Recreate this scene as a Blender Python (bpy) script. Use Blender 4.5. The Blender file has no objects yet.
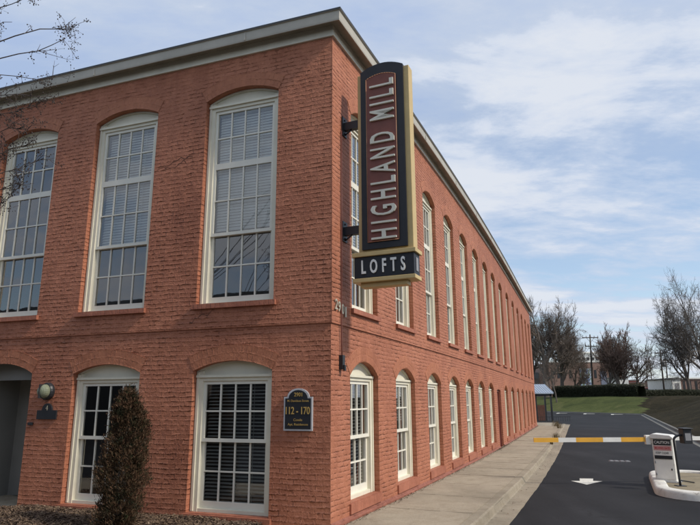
import bpy, bmesh, math, random
import numpy as np
from mathutils import Vector, Matrix, noise

random.seed(7)
R = math.radians
scn = bpy.context.scene
COL = scn.collection

# ------------------------------------------------------------------ camera
FPX, CX, CY, HC = 585.0, 350.0, 262.5, 1.65
pitch, roll = R(13.15), R(-0.3)
fw = Vector((0, math.cos(pitch), math.sin(pitch)))
rt0 = Vector((1, 0, 0)); up0 = Vector((0, -math.sin(pitch), math.cos(pitch)))
rt = rt0*math.cos(roll) + up0*math.sin(roll)
up = -rt0*math.sin(roll) + up0*math.cos(roll)
camd = bpy.data.cameras.new('camera'); cam = bpy.data.objects.new('camera', camd); COL.objects.link(cam)
camd.sensor_width = 36; camd.lens = FPX/700*36; camd.clip_end = 3000; camd.clip_start = .05
cam.matrix_world = Matrix(((rt.x, up.x, -fw.x, 0), (rt.y, up.y, -fw.y, 0), (rt.z, up.z, -fw.z, HC), (0, 0, 0, 1)))
scn.camera = cam

def ray(px, py): return fw + rt*((px-CX)/FPX) - up*((py-CY)/FPX)
def gz(px, py, z):                       # point of the place seen at a pixel, on the level z
    d = ray(px, py); t = (z-HC)/d.z; return Vector((d.x*t, d.y*t, z))
def gy(px, py, y):                       # the same at a distance y
    d = ray(px, py); t = y/d.y; return Vector((d.x*t, y, HC+d.z*t))

# ------------------------------------------------------------------ tagging helpers
def tag(o, label=None, cat=None, group=None, kind=None):
    if label: o['label'] = label
    if cat: o['category'] = cat
    if group: o['group'] = group
    if kind: o['kind'] = kind
    return o
def empty(name, loc=(0, 0, 0), rz=0, label=None, cat=None, group=None):
    o = bpy.data.objects.new(name, None); COL.objects.link(o); o.location = loc; o.rotation_euler = (0, 0, rz)
    o.empty_display_size = .2
    return tag(o, label, cat, group)

class MB:
    def __init__(s): s.v = []; s.f = []; s.uv = []; s.mi = []; s.sm = []
    def quad(s, pts, uv=None, mi=0, smooth=False):
        i = len(s.v); s.v += [tuple(p) for p in pts]; s.f.append(tuple(range(i, i+len(pts))))
        s.uv.append(uv if uv else [(0, 0)]*len(pts)); s.mi.append(mi); s.sm.append(smooth)
    def box(s, a, b, mi=0, M=None, T=None):
        x0, y0, z0 = a; x1, y1, z1 = b
        c = [(x0,y0,z0),(x1,y0,z0),(x1,y1,z0),(x0,y1,z0),(x0,y0,z1),(x1,y0,z1),(x1,y1,z1),(x0,y1,z1)]
        P = [Vector(q) for q in c]
        if T: P = [T(*q) for q in P]
        if M: P = [M @ q for q in P]
        for f in ((0,3,2,1),(4,5,6,7),(0,1,5,4),(1,2,6,5),(2,3,7,6),(3,0,4,7)):
            q = [c[k] for k in f]
            if f in ((0,3,2,1),(4,5,6,7)): uv = [(p[0], p[1]) for p in q]
            elif f in ((0,1,5,4),(2,3,7,6)): uv = [(p[0], p[2]) for p in q]
            else: uv = [(p[1], p[2]) for p in q]
            s.quad([P[k] for k in f], uv, mi)
    def tube(s, pts, rad, n=6, mi=0, caps=True):
        pts = [Vector(p) for p in pts]
        if not hasattr(rad, '__len__'): rad = [rad]*len(pts)
        base = len(s.v); prev = None
        for k, p in enumerate(pts):
            d = (pts[min(k+1, len(pts)-1)] - pts[max(k-1, 0)]).normalized()
            if prev is None: a = d.orthogonal().normalized()
            else:
                a = prev - d*prev.dot(d)
                a = a.normalized() if a.length > 1e-6 else d.orthogonal().normalized()
            prev = a; b = d.cross(a)
            for j in range(n):
                t = 2*math.pi*j/n; s.v.append(tuple(p + (a*math.cos(t)+b*math.sin(t))*rad[k]))
        for k in range(len(pts)-1):
            for j in range(n):
                i0 = base+k*n+j; i1 = base+k*n+(j+1) % n
                s.f.append((i0, i1, i1+n, i0+n)); s.uv.append([(j/n, k), ((j+1)/n, k), ((j+1)/n, k+1), (j/n, k+1)]); s.mi.append(mi); s.sm.append(True)
        if caps:
            s.f.append(tuple(base+j for j in range(n-1, -1, -1))); s.uv.append([(0, 0)]*n); s.mi.append(mi); s.sm.append(False)
            e = base+(len(pts)-1)*n
            s.f.append(tuple(e+j for j in range(n))); s.uv.append([(0, 0)]*n); s.mi.append(mi); s.sm.append(False)
    def blob(s, c, rx, ry, rz, mi=0, ns=8, nr=5):
        base = len(s.v); c = Vector(c)
        for i in range(nr+1):
            ph = math.pi*i/nr
            for j in range(ns):
                t = 2*math.pi*j/ns
                s.v.append((c.x+rx*math.sin(ph)*math.cos(t), c.y+ry*math.sin(ph)*math.sin(t), c.z+rz*math.cos(ph)))
        for i in range(nr):
            for j in range(ns):
                a = base+i*ns+j; b = base+i*ns+(j+1) % ns
                s.f.append((a, a+ns, b+ns, b)); s.uv.append([(0, 0)]*4); s.mi.append(mi); s.sm.append(True)
    def prism(s, poly, d0, d1, T, mi=0, mi_side=None, closed=True):
        """poly: list of (a,b); extruded between d0 and d1; T(a,b,d)->world"""
        n = len(poly); f0 = [T(a, b, d0) for a, b in poly]; f1 = [T(a, b, d1) for a, b in poly]
        s.quad(f1, [(a, b) for a, b in poly], mi)
        s.quad(f0[::-1], [(a, b) for a, b in poly][::-1], mi)
        for k in range(n if closed else n-1):
            k2 = (k+1) % n
            s.quad([f0[k], f0[k2], f1[k2], f1[k]], [(d0, poly[k][1]), (d0, poly[k2][1]), (d1, poly[k2][1]), (d1, poly[k][1])], mi if mi_side is None else mi_side)
    def mesh(s, name, mats):
        me = bpy.data.meshes.new(name); me.from_pydata(s.v, [], s.f); me.update()
        if not isinstance(mats, (list, tuple)): mats = [mats]
        for m in mats: me.materials.append(m)
        me.polygons.foreach_set('material_index', s.mi); me.polygons.foreach_set('use_smooth', s.sm)
        ul = me.uv_layers.new(name='UVMap'); flat = []
        for u in s.uv:
            for p in u: flat += [float(p[0]), float(p[1])]
        ul.data.foreach_set('uv', flat)
        me.update(); return me
    def build(s, name, mats, parent=None, bevel=0, fixn=False):
        me = s.mesh(name, mats)
        if fixn:
            bm = bmesh.new(); bm.from_mesh(me); bmesh.ops.remove_doubles(bm, verts=bm.verts, dist=1e-5)
            bmesh.ops.recalc_face_normals(bm, faces=bm.faces); bm.to_mesh(me); bm.free()
        o = bpy.data.objects.new(name, me); COL.objects.link(o)
        if parent: o.parent = parent
        if bevel:
            bm = bmesh.new(); bm.from_mesh(me); bmesh.ops.remove_doubles(bm, verts=bm.verts, dist=1e-5)
            bm.to_mesh(me); bm.free()
            m = o.modifiers.new('bevel', 'BEVEL'); m.width = bevel; m.segments = 2; m.limit_method = 'ANGLE'
        return o

# ------------------------------------------------------------------ materials
def new_mat(name):
    m = bpy.data.materials.new(name); m.use_nodes = True
    nt = m.node_tree; b = nt.nodes['Principled BSDF']; return m, nt, b
def N(nt, typ, **kw):
    n = nt.nodes.new(typ)
    for k, v in kw.items():
        if k in n.inputs: n.inputs[k].default_value = v
        else: setattr(n, k, v)
    return n
def L(nt, a, b): nt.links.new(a, b)
def ramp(nt, src, stops):
    r = nt.nodes.new('ShaderNodeValToRGB'); L(nt, src, r.inputs[0])
    while len(r.color_ramp.elements) < len(stops): r.color_ramp.elements.new(.5)
    for e, (p, c) in zip(r.color_ramp.elements, stops):
        e.position = p; e.color = (c[0], c[1], c[2], 1) if hasattr(c, '__len__') else (c, c, c, 1)
    return r.outputs[0]
def mixc(nt, fac, a, b, mode='MIX'):
    n = nt.nodes.new('ShaderNodeMix'); n.data_type = 'RGBA'; n.blend_type = mode
    for k, v in ((0, fac), (6, a), (7, b)):
        if hasattr(v, 'is_linked'): L(nt, v, n.inputs[k])
        else: n.inputs[k].default_value = v if k == 0 else (v[0], v[1], v[2], 1)
    return n.outputs[2]
def math_(nt, op, a, b=None, clamp=False):
    n = nt.nodes.new('ShaderNodeMath'); n.operation = op; n.use_clamp = clamp
    for k, v in ((0, a), (1, b)):
        if v is None: continue
        if hasattr(v, 'is_linked'): L(nt, v, n.inputs[k])
        else: n.inputs[k].default_value = v
    return n.outputs[0]
def noise_(nt, vec, scale, detail=4, rough=.5, dist=0, out='Fac'):
    n = N(nt, 'ShaderNodeTexNoise'); n.inputs['Scale'].default_value = scale; n.inputs['Detail'].default_value = detail
    n.inputs['Roughness'].default_value = rough; n.inputs['Distortion'].default_value = dist
    if vec is not None: L(nt, vec, n.inputs['Vector'])
    return n.outputs[out]
def coord(nt, which='Object'): return nt.nodes.new('ShaderNodeTexCoord').outputs[which]
def geo_pos(nt): return nt.nodes.new('ShaderNodeNewGeometry').outputs['Position']
def bump(nt, b, h, strength=.5, dist=.01):
    n = N(nt, 'ShaderNodeBump'); n.inputs['Strength'].default_value = strength; n.inputs['Distance'].default_value = dist
    L(nt, h, n.inputs['Height']); L(nt, n.outputs[0], b.inputs['Normal'])

def plain(name, col, rough=.6, var=.12, scale=6, metal=0, bumpd=0.0, spec=.4):
    m, nt, b = new_mat(name)
    nz = noise_(nt, geo_pos(nt), scale, 5, .6)
    c = ramp(nt, nz, [(.3, [k*(1-var) for k in col]), (.7, [k*(1+var) for k in col])])
    L(nt, c, b.inputs['Base Color']); b.inputs['Roughness'].default_value = rough; b.inputs['Metallic'].default_value = metal
    b.inputs['Specular IOR Level'].default_value = spec
    if bumpd: bump(nt, b, noise_(nt, geo_pos(nt), scale*8, 4, .6), .6, bumpd)
    return m

def brick_mat(name, c1, c2, mortar, bw=.21, rh=.068, ms=.008, wob=.017, bd=.011, blotch=True):
    m, nt, b = new_mat(name)
    uv = coord(nt, 'UV'); pos = geo_pos(nt)
    nc = N(nt, 'ShaderNodeTexNoise'); nc.inputs['Scale'].default_value = 5; nc.inputs['Detail'].default_value = 3; L(nt, pos, nc.inputs['Vector'])
    sub = N(nt, 'ShaderNodeVectorMath', operation='SUBTRACT'); L(nt, nc.outputs['Color'], sub.inputs[0]); sub.inputs[1].default_value = (.5, .5, .5)
    scl = N(nt, 'ShaderNodeVectorMath', operation='SCALE'); L(nt, sub.outputs[0], scl.inputs[0]); scl.inputs['Scale'].default_value = wob*2.5
    nc2 = N(nt, 'ShaderNodeTexNoise'); nc2.inputs['Scale'].default_value = 34; nc2.inputs['Detail'].default_value = 2; L(nt, pos, nc2.inputs['Vector'])
    sub2 = N(nt, 'ShaderNodeVectorMath', operation='SUBTRACT'); L(nt, nc2.outputs['Color'], sub2.inputs[0]); sub2.inputs[1].default_value = (.5, .5, .5)
    scl2 = N(nt, 'ShaderNodeVectorMath', operation='SCALE'); L(nt, sub2.outputs[0], scl2.inputs[0]); scl2.inputs['Scale'].default_value = wob*1.2
    add = N(nt, 'ShaderNodeVectorMath', operation='ADD'); L(nt, uv, add.inputs[0]); L(nt, scl.outputs[0], add.inputs[1])
    add2 = N(nt, 'ShaderNodeVectorMath', operation='ADD'); L(nt, add.outputs[0], add2.inputs[0]); L(nt, scl2.outputs[0], add2.inputs[1])
    br = N(nt, 'ShaderNodeTexBrick'); L(nt, add2.outputs[0], br.inputs['Vector'])
    br.inputs['Scale'].default_value = 1; br.inputs['Brick Width'].default_value = bw; br.inputs['Row Height'].default_value = rh
    br.inputs['Mortar Size'].default_value = ms*1.9; br.inputs['Mortar Smooth'].default_value = 1
    br.inputs['Color1'].default_value = (0, 0, 0, 1); br.inputs['Color2'].default_value = (1, 1, 1, 1); br.inputs['Mortar'].default_value = (.5, .5, .5, 1)
    base = mixc(nt, br.outputs['Color'], c1, c2)
    if blotch:
        big = noise_(nt, pos, .55, 5, .6, .6)
        k = ramp(nt, big, [(.32, (.88, .86, .86)), (.5, (1, 1, 1)), (.68, (1.1, 1.14, 1.16))])
        base = mixc(nt, 1.0, base, k, 'MULTIPLY')
        md = noise_(nt, pos, 6.5, 6, .7, .4)
        k2 = ramp(nt, md, [(.3, (.82, .78, .78)), (.55, (1, 1, 1)), (.75, (1.1, 1.1, 1.1))])
        base = mixc(nt, 1.0, base, k2, 'MULTIPLY')
        # rain streaks and patched courses
        ms_ = N(nt, 'ShaderNodeMapping'); ms_.inputs['Scale'].default_value = (3.2, 3.2, .22); L(nt, pos, ms_.inputs[0])
        stn = ramp(nt, noise_(nt, ms_.outputs[0], 1.0, 5, .65, .2), [(.32, (.84, .82, .81)), (.5, (1, 1, 1)), (.70, (1.06, 1.08, 1.1))])
        base = mixc(nt, .75, base, mixc(nt, 1.0, base, stn, 'MULTIPLY'))
        pt = N(nt, 'ShaderNodeTexVoronoi'); pt.inputs['Scale'].default_value = .9; L(nt, add2.outputs[0], pt.inputs['Vector'])
        ptc = ramp(nt, noise_(nt, pt.outputs['Position'], 5.3, 1), [(.36, (.86, .84, .84)), (.42, (1, 1, 1)), (.6, (1, 1, 1)), (.66, (1.09, 1.12, 1.14))])
        base = mixc(nt, .6, base, mixc(nt, 1.0, base, ptc, 'MULTIPLY'))
        # worn flecks where paint is off and rain streaks of dirt
        fl = noise_(nt, pos, 26, 3, .6)
        fm = ramp(nt, fl, [(.67, 0), (.73, 1)])
        fm2 = math_(nt, 'MULTIPLY', fm, ramp(nt, noise_(nt, pos, 1.3, 3), [(.5, 0), (.62, .55)]))
        base = mixc(nt, fm2, base, (.17, .075, .055))
    # joints: paint bridges some of them, others gape
    gap = ramp(nt, noise_(nt, pos, 9, 4, .65), [(.42, 0), (.60, 1)])
    gap = math_(nt, 'MULTIPLY', gap, ramp(nt, noise_(nt, pos, 1.6, 4, .6), [(.36, .25), (.6, 1.0)]))
    jf = math_(nt, 'MULTIPLY', br.outputs['Fac'], math_(nt, 'ADD', math_(nt, 'MULTIPLY', gap, 1.0), .12))
    sy = nt.nodes.new('ShaderNodeSeparateXYZ'); L(nt, add2.outputs[0], sy.inputs[0])
    pp_ = math_(nt, 'DIVIDE', math_(nt, 'PINGPONG', sy.outputs[1], rh/2), .020)
    row = math_(nt, 'SUBTRACT', 1.0, math_(nt, 'SMOOTH_MIN', pp_, 1.0))
    row = math_(nt, 'MULTIPLY', math_(nt, 'MAXIMUM', row, 0.0), math_(nt, 'ADD', math_(nt, 'MULTIPLY', gap, 1.0), .12))
    deep = ramp(nt, row, [(.55, 0), (.95, 1)])
    col = mixc(nt, math_(nt, 'MULTIPLY', math_(nt, 'MAXIMUM', deep, math_(nt, 'MULTIPLY', jf, .4)), .55), base, mortar)
    L(nt, col, b.inputs['Base Color']); b.inputs['Roughness'].default_value = .62; b.inputs['Specular IOR Level'].default_value = .3
    fine = noise_(nt, pos, 70, 5, .65)
    mid = noise_(nt, pos, 14, 4, .6)
    h = math_(nt, 'SUBTRACT', math_(nt, 'ADD', math_(nt, 'MULTIPLY', fine, .32), math_(nt, 'MULTIPLY', mid, .95)), math_(nt, 'ADD', math_(nt, 'MULTIPLY', jf, .50), math_(nt, 'MULTIPLY', row, .38)))
    h = math_(nt, 'ADD', h, math_(nt, 'MULTIPLY', br.outputs['Color'], .18))
    bump(nt, b, h, .9, bd)
    return m

M_BRICK = brick_mat('painted_brick', (.39, .146, .080), (.435, .168, .096), (.12, .045, .03), bd=.022)
M_BRICKDK = brick_mat('sill_brick', (.35, .13, .078), (.40, .15, .092), (.14, .055, .038), bw=.075, rh=.4)
M_FARBRICK = brick_mat('far_brick', (.20, .125, .10), (.24, .15, .12), (.18, .14, .12), wob=.002, blotch=False)
M_TRIM = plain('cream_trim', (.70, .66, .53), .5, .07, 3, bumpd=.0015)
M_SASH = plain('sash_paint', (.74, .71, .61), .45, .05, 4, bumpd=.001)
M_FRIEZE = plain('frieze_paint', (.74, .70, .59), .6, .12, 2.2, bumpd=.002)
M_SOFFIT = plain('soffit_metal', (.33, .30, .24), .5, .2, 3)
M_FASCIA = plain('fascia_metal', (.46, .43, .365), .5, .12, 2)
M_CAP = plain('roof_edge', (.06, .062, .065), .5, .2, 3)
M_ROOF = plain('roof_membrane', (.16, .16, .16), .8, .2, 1)
M_DARK = plain('black_metal', (.022, .024, .028), .45, .2, 5)
M_INT = plain('dark_interior', (.16, .15, .14), .9, .1, 1)
M_BLIND = plain('blind_slat', (.82, .82, .79), .5, .05, 3)
M_BLIND2 = plain('wood_blind', (.66, .65, .61), .5, .1, 3)
M_WHITE = plain('white_paint', (.78, .77, .72), .45, .08, 4)
M_ORANGE = plain('orange_tape', (.76, .40, .05), .4, .1, 4)
M_RED = plain('red_print', (.5, .05, .05), .5, .05, 4)
M_TAN = plain('tan_paint', (.54, .40, .18), .5, .1, 3, bumpd=.001)
M_MAROON = plain('maroon_panel', (.19, .062, .045), .55, .14, 6)
M_NAVY = plain('navy_black', (.016, .017, .021), .5, .2, 4)
M_CREAM = plain('cream_letter', (.66, .64, .54), .45, .08, 5)
M_GOLD = plain('gold_leaf', (.60, .40, .13), .35, .1, 8, metal=.3)
M_BRASS = plain('aged_brass', (.50, .45, .34), .4, .2, 20, metal=.4)
M_GREYDOOR = plain('grey_door_paint', (.22, .215, .20), .5, .08, 2)
M_BARK = plain('bark', (.13, .11, .095), .9, .25, 5)
M_TWIG = plain('twig', (.165, .13, .105), .9, .25, 2)
M_TWIGR = plain('reddish_twig', (.18, .125, .10), .9, .25, 2)
M_POD = plain('seed_pod', (.045, .032, .028), .8, .3, 30)
M_POLE = plain('pole_wood', (.085, .07, .058), .9, .2, 3)
M_BLUEROOF = plain('pale_metal_roof', (.36, .41, .48), .3, .08, 1, metal=.3)
M_ASPHR = plain('grey_box', (.25, .25, .26), .6, .1, 4)

def glass_mat(name='window_glass', boost=.06, tint=(.93, .96, .96)):
    m = bpy.data.materials.new(name); m.use_nodes = True; nt = m.node_tree; nt.nodes.clear()
    out = nt.nodes.new('ShaderNodeOutputMaterial')
    g = N(nt, 'ShaderNodeBsdfGlossy'); g.inputs['Roughness'].default_value = .015; g.inputs['Color'].default_value = (1, 1, 1, 1)
    t = N(nt, 'ShaderNodeBsdfTransparent'); t.inputs['Color'].default_value = (*tint, 1)
    fr = N(nt, 'ShaderNodeFresnel'); fr.inputs['IOR'].default_value = 1.52
    nz = noise_(nt, geo_pos(nt), 2.2, 2)
    bp = N(nt, 'ShaderNodeBump'); bp.inputs['Strength'].default_value = .15; bp.inputs['Distance'].default_value = .006; L(nt, nz, bp.inputs['Height'])
    L(nt, bp.outputs[0], g.inputs['Normal'])
    f = math_(nt, 'ADD', math_(nt, 'MULTIPLY', fr.outputs[0], 1.7), boost, True)
    mx = nt.nodes.new('ShaderNodeMixShader'); L(nt, f, mx.inputs[0]); L(nt, t.outputs[0], mx.inputs[1]); L(nt, g.outputs[0], mx.inputs[2])
    L(nt, mx.outputs[0], out.inputs[0]); return m
M_GLASS = glass_mat()

def concrete_mat(name, base, bd=.004):
    m, nt, b = new_mat(name); pos = geo_pos(nt)
    a = noise_(nt, pos, .7, 5, .6, .5); c = ramp(nt, a, [(.3, [k*.78 for k in base]), (.5, base), (.72, [k*1.12 for k in base])])
    d = ramp(nt, noise_(nt, pos, 3.5, 6, .7, .8), [(.3, (.80, .78, .75)), (.55, (1, 1, 1))])
    c = mixc(nt, 1.0, c, d, 'MULTIPLY')
    sp = ramp(nt, noise_(nt, pos, 60, 3, .6), [(.35, (.86, .86, .86)), (.6, (1.06, 1.06, 1.06))])
    c = mixc(nt, 1.0, c, sp, 'MULTIPLY')
    L(nt, c, b.inputs['Base Color']); b.inputs['Roughness'].default_value = .85; b.inputs['Specular IOR Level'].default_value = .2
    bump(nt, b, noise_(nt, pos, 45, 6, .7), .5, bd); return m
M_CONC = concrete_mat('sidewalk_concrete', (.35, .298, .225))
M_CONC2 = concrete_mat('kerb_concrete', (.31, .265, .20), .008)
M_JOINT = plain('joint_dirt', (.07, .06, .045), .95, .3, 10)

def asphalt_mat():
    m, nt, b = new_mat('asphalt'); pos = geo_pos(nt)
    mp = N(nt, 'ShaderNodeMapping'); mp.inputs['Rotation'].default_value = (0, 0, R(23)); mp.inputs['Scale'].default_value = (1.2, .16, 1); L(nt, pos, mp.inputs[0])
    a = noise_(nt, mp.outputs[0], 1.0, 5, .6, .5)
    c = ramp(nt, a, [(.3, (.0125, .0125, .0135)), (.55, (.0175, .0175, .019)), (.75, (.025, .025, .027))])
    g = ramp(nt, noise_(nt, pos, 110, 3, .7), [(.3, (.72, .72, .72)), (.7, (1.32, 1.32, 1.32))])
    c = mixc(nt, 1.0, c, g, 'MULTIPLY')
    p = ramp(nt, noise_(nt, pos, .35, 4, .6, .3), [(.35, (.78, .78, .8)), (.65, (1.28, 1.28, 1.27))])
    c = mixc(nt, 1.0, c, p, 'MULTIPLY')
    vn = N(nt, 'ShaderNodeTexVoronoi', feature='DISTANCE_TO_EDGE'); vn.inputs['Scale'].default_value = .28
    wn = N(nt, 'ShaderNodeTexNoise'); wn.inputs['Scale'].default_value = 1.5; wn.inputs['Detail'].default_value = 6; L(nt, pos, wn.inputs['Vector'])
    av = N(nt, 'ShaderNodeVectorMath', operation='ADD'); L(nt, pos, av.inputs[0]); L(nt, wn.outputs['Color'], av.inputs[1]); L(nt, av.outputs[0], vn.inputs['Vector'])
    ck = math_(nt, 'MULTIPLY', ramp(nt, vn.outputs['Distance'], [(.0, 1), (.006, 0)]), ramp(nt, noise_(nt, pos, .4, 3), [(.50, 0), (.56, 1)]))
    c = mixc(nt, math_(nt, 'MULTIPLY', ck, .7), c, (.008, .008, .008))
    oil = ramp(nt, noise_(nt, pos, 1.7, 3, .5), [(.66, 0), (.74, 1)])
    c = mixc(nt, math_(nt, 'MULTIPLY', oil, .5), c, (.010, .010, .011))
    L(nt, c, b.inputs['Base Color']); b.inputs['Roughness'].default_value = .78; b.inputs['Specular IOR Level'].default_value = .2
    bump(nt, b, noise_(nt, pos, 120, 4, .7), .7, .006); return m
M_ASPH = asphalt_mat()

def grass_mat():
    m, nt, b = new_mat('lawn'); pos = geo_pos(nt)
    a = noise_(nt, pos, .30, 7, .72, 1.2)
    g = ramp(nt, a, [(.3, (.050, .062, .024)), (.5, (.082, .098, .034)), (.62, (.115, .118, .048)), (.75, (.17, .145, .075))])
    f = ramp(nt, noise_(nt, pos, 9, 6, .75), [(.3, (.6, .6, .6)), (.7, (1.35, 1.35, 1.3))])
    g = mixc(nt, 1.0, g, f, 'MULTIPLY')
    L(nt, g, b.inputs['Base Color']); b.inputs['Roughness'].default_value = .95; b.inputs['Specular IOR Level'].default_value = .1
    bump(nt, b, noise_(nt, pos, 14, 6, .75), 1, .08); return m
M_GRASS = grass_mat()
def cover_mat():                                    # dark juniper-like ground cover of the right-hand bank
    m, nt, b = new_mat('bank_cover'); pos = geo_pos(nt)
    g = ramp(nt, noise_(nt, pos, .5, 6, .7, .8), [(.3, (.022, .021, .013)), (.5, (.044, .038, .022)), (.7, (.078, .062, .038))])
    f = ramp(nt, noise_(nt, pos, 7, 6, .8), [(.35, (.5, .5, .5)), (.7, (1.4, 1.35, 1.25))])
    g = mixc(nt, 1.0, g, f, 'MULTIPLY')
    L(nt, g, b.inputs['Base Color']); b.inputs['Roughness'].default_value = .95; b.inputs['Specular IOR Level'].default_value = .1
    bump(nt, b, noise_(nt, pos, 9, 6, .8), 1, .15); return m
M_COVER = cover_mat()
M_MULCH = plain('mulch_soil', (.085, .055, .04), .95, .4, 12, bumpd=.03)

def leaf_mat(name, cols):
    m, nt, b = new_mat(name)
    oi = noise_(nt, geo_pos(nt), 9, 2, .5)
    n = len(cols); c = ramp(nt, oi, [(.3+.4*i/(n-1), cols[i]) for i in range(n)])
    L(nt, c, b.inputs['Base Color']); b.inputs['Roughness'].default_value = .7; b.inputs['Specular IOR Level'].default_value = .2
    return m
M_JUN = leaf_mat('conifer_leaf', [(.018, .022, .010), (.048, .032, .017), (.085, .045, .025), (.028, .036, .015)])
M_HEDGE = leaf_mat('hedge_leaf', [(.012, .016, .008), (.022, .026, .012), (.03, .028, .015)])
M_LITTER = leaf_mat('litter', [(.10, .065, .045), (.20, .14, .09), (.07, .045, .035), (.26, .19, .13)])
M_DRYWEED = leaf_mat('dry_weed', [(.10, .075, .04), (.16, .12, .06), (.07, .07, .03)])

# ------------------------------------------------------------------ text
def text_obj(txt, name, mat, T, x0, y0, w, h, extr=.01, parent=None, bold=0.0, spacing=1.0):
    """flat text fitted in the box (x0,y0,w,h) of plane coordinates; T(x,y,d)->world point"""
    cu = bpy.data.curves.new('t', 'FONT'); cu.body = txt; cu.size = 1; cu.extrude = .5; cu.offset = bold; cu.space_character = spacing
    cu.resolution_u = 3
    o = bpy.data.objects.new('t', cu); COL.objects.link(o)
    dg = bpy.context.evaluated_depsgraph_get(); me = bpy.data.meshes.new_from_object(o.evaluated_get(dg))
    bpy.data.objects.remove(o)
    xs = [v.co.x for v in me.vertices]; ys = [v.co.y for v in me.vertices]
    ax, bx, ay, by = min(xs), max(xs), min(ys), max(ys)
    for v in me.vertices:
        v.co = T(x0+(v.co.x-ax)/(bx-ax)*w, y0+(v.co.y-ay)/(by-ay)*h, (v.co.z+.5)*extr)
    me.materials.clear(); me.materials.append(mat); me.name = name
    for p in me.polygons: p.material_index = 0; p.use_smooth = False
    me.update()
    r = bpy.data.objects.new(name, me); COL.objects.link(r)
    if parent: r.parent = parent
    return r

# ------------------------------------------------------------------ facade frames
K = Vector((-.27, 8.12)); aL = R(19.6)
DL = Vector((-math.cos(aL), math.sin(aL))); NL = Vector((-math.sin(aL), -math.cos(aL)))
def FL(s, z, n): p = K + DL*s + NL*n; return Vector((p.x, p.y, z))
_S = np.array([0, 1.2, 4.34, 6.52, 9.38, 13.09, 16.55, 19.64, 24.21, 34.16])
_X = np.array([-.27, .24, 1.42, 2.27, 3.38, 4.78, 6.05, 7.12, 8.72, 12.30])
_Y = np.array([8.12, 9.22, 12.13, 14.15, 16.78, 20.21, 23.44, 26.34, 30.62, 39.90])
_px = np.polyfit(_S, _X, 3, w=[8, 1, 1, 1, 1, 1, 1, 1, 1, 1]); _py = np.polyfit(_S, _Y, 3, w=[8, 1, 1, 1, 1, 1, 1, 1, 1, 1])
_px[-1] = K.x; _py[-1] = K.y
def RC(s): return Vector((float(np.polyval(_px, s)), float(np.polyval(_py, s))))
def RU(s):
    d = RC(s+.05)-RC(s-.05); return d.normalized()
def drop(s, z): return -.004*max(0, min(s, 28))*(1-max(0, min(1, (z-3)/4)))
def FR(s, z, n):
    p = RC(s); u = RU(s); p = p + Vector((u.y, -u.x))*n; return Vector((p.x, p.y, z+drop(s, z)))
END = 33.6; LLEN = 10.6; ZT = 7.17; ZBELT = 2.69; OFF = .022

def arcz(o, s):
    c = (o['s0']+o['s1'])/2; hw = (o['s1']-o['s0'])/2; r = (hw*hw+o['rise']**2)/(2*o['rise'])
    return o['zs'] + math.sqrt(max(r*r-(s-c)**2, 0)) - (r-o['rise'])
def facade(mb, F, length, ops, zb):
    segs = 14; step = .6
    for lo, hi, off in ((zb, ZBELT, 0), (ZBELT, 7.455, OFF)):
        O = [o for o in ops if lo <= o['z0'] < hi]
        bps = {-off, length}; k = step
        while k < length: bps.add(k); k += step
        for o in O:
            bps = {b for b in bps if not (o['s0'] <= b <= o['s1'])}
        for o in O:
            for i in range(segs+1): bps.add(o['s0']+(o['s1']-o['s0'])*i/segs)
        bps = sorted(bps)
        for a, b in zip(bps, bps[1:]):
            if b-a < 1e-6: continue
            m = (a+b)/2; oo = [o for o in O if o['s0'] < m < o['s1']]
            def q(s0, z0a, z0b, s1, z1a, z1b):
                mb.quad([F(s0, z0a, off), F(s1, z0b, off), F(s1, z1b, off), F(s0, z1a, off)], [(s0, z0a), (s1, z0b), (s1, z1b), (s0, z1a)])
            if oo:
                o = oo[0]; q(a, lo, lo, b, o['z0'], o['z0'])
                za, zb_ = arcz(o, a), arcz(o, b); q(a, za, zb_, b, hi, hi)
                d = o['depth']
                mb.quad([F(a, za, off), F(b, zb_, off), F(b, zb_, -d), F(a, za, -d)], [(a, 0), (b, 0), (b, .2), (a, .2)])
                mb.quad([F(a, o['z0'], off), F(b, o['z0'], off), F(b, o['z0'], -d), F(a, o['z0'], -d)], [(a, 0), (b, 0), (b, .2), (a, .2)])
            else:
                n = 4
                for i in range(n):
                    z0 = lo+(hi-lo)*i/n; z1 = lo+(hi-lo)*(i+1)/n; q(a, z0, z0, b, z1, z1)
            if off:
                mb.quad([F(a, lo, 0), F(b, lo, 0), F(b, lo, off), F(a, lo, off)], [(a, 0), (b, 0), (b, .02), (a, .02)])
        for o in O:
            for s in (o['s0'], o['s1']):
                mb.quad([F(s, o['z0'], off), F(s, o['zs'], off), F(s, o['zs'], -o['depth']), F(s, o['z0'], -o['depth'])],
                        [(0, o['z0']), (0, o['zs']), (o['depth'], o['zs']), (o['depth'], o['z0'])])

WD = .24                                       # masonry reveal depth to the back of the frame
def op(c, w, z0, zs, rise, depth=WD): return dict(c=c, s0=c-w/2, s1=c+w/2, z0=z0, zs=zs, rise=rise, depth=depth)
L_up = [op(c, 1.32, 3.06, 6.45, .16) for c in (1.55, 3.83, 6.03, 8.3)]
L_lo = [op(c, 1.31, .09, 2.07, .14) for c in (1.55, 3.82, 8.3)]
DOOR = op(6.03, 1.36, -.1, 2.10, .17, .001)
rc = [1.22, 3.25, 5.3, 7.25, 9.17, 11.1, 13.05, 15.0, 17.15, 19.6, 22.1, 24.55, 27.0, 29.45, 31.8]
R_up = [op(c, 1.08, 2.98, 6.17, .19) for c in rc]
R_lo = [op(c, 1.14, .23, 2.0, .22) for i, c in enumerate(rc) if i != 7]
RDOOR = op(14.9, 1.0, -.02, 2.0, .03, .20)

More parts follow.
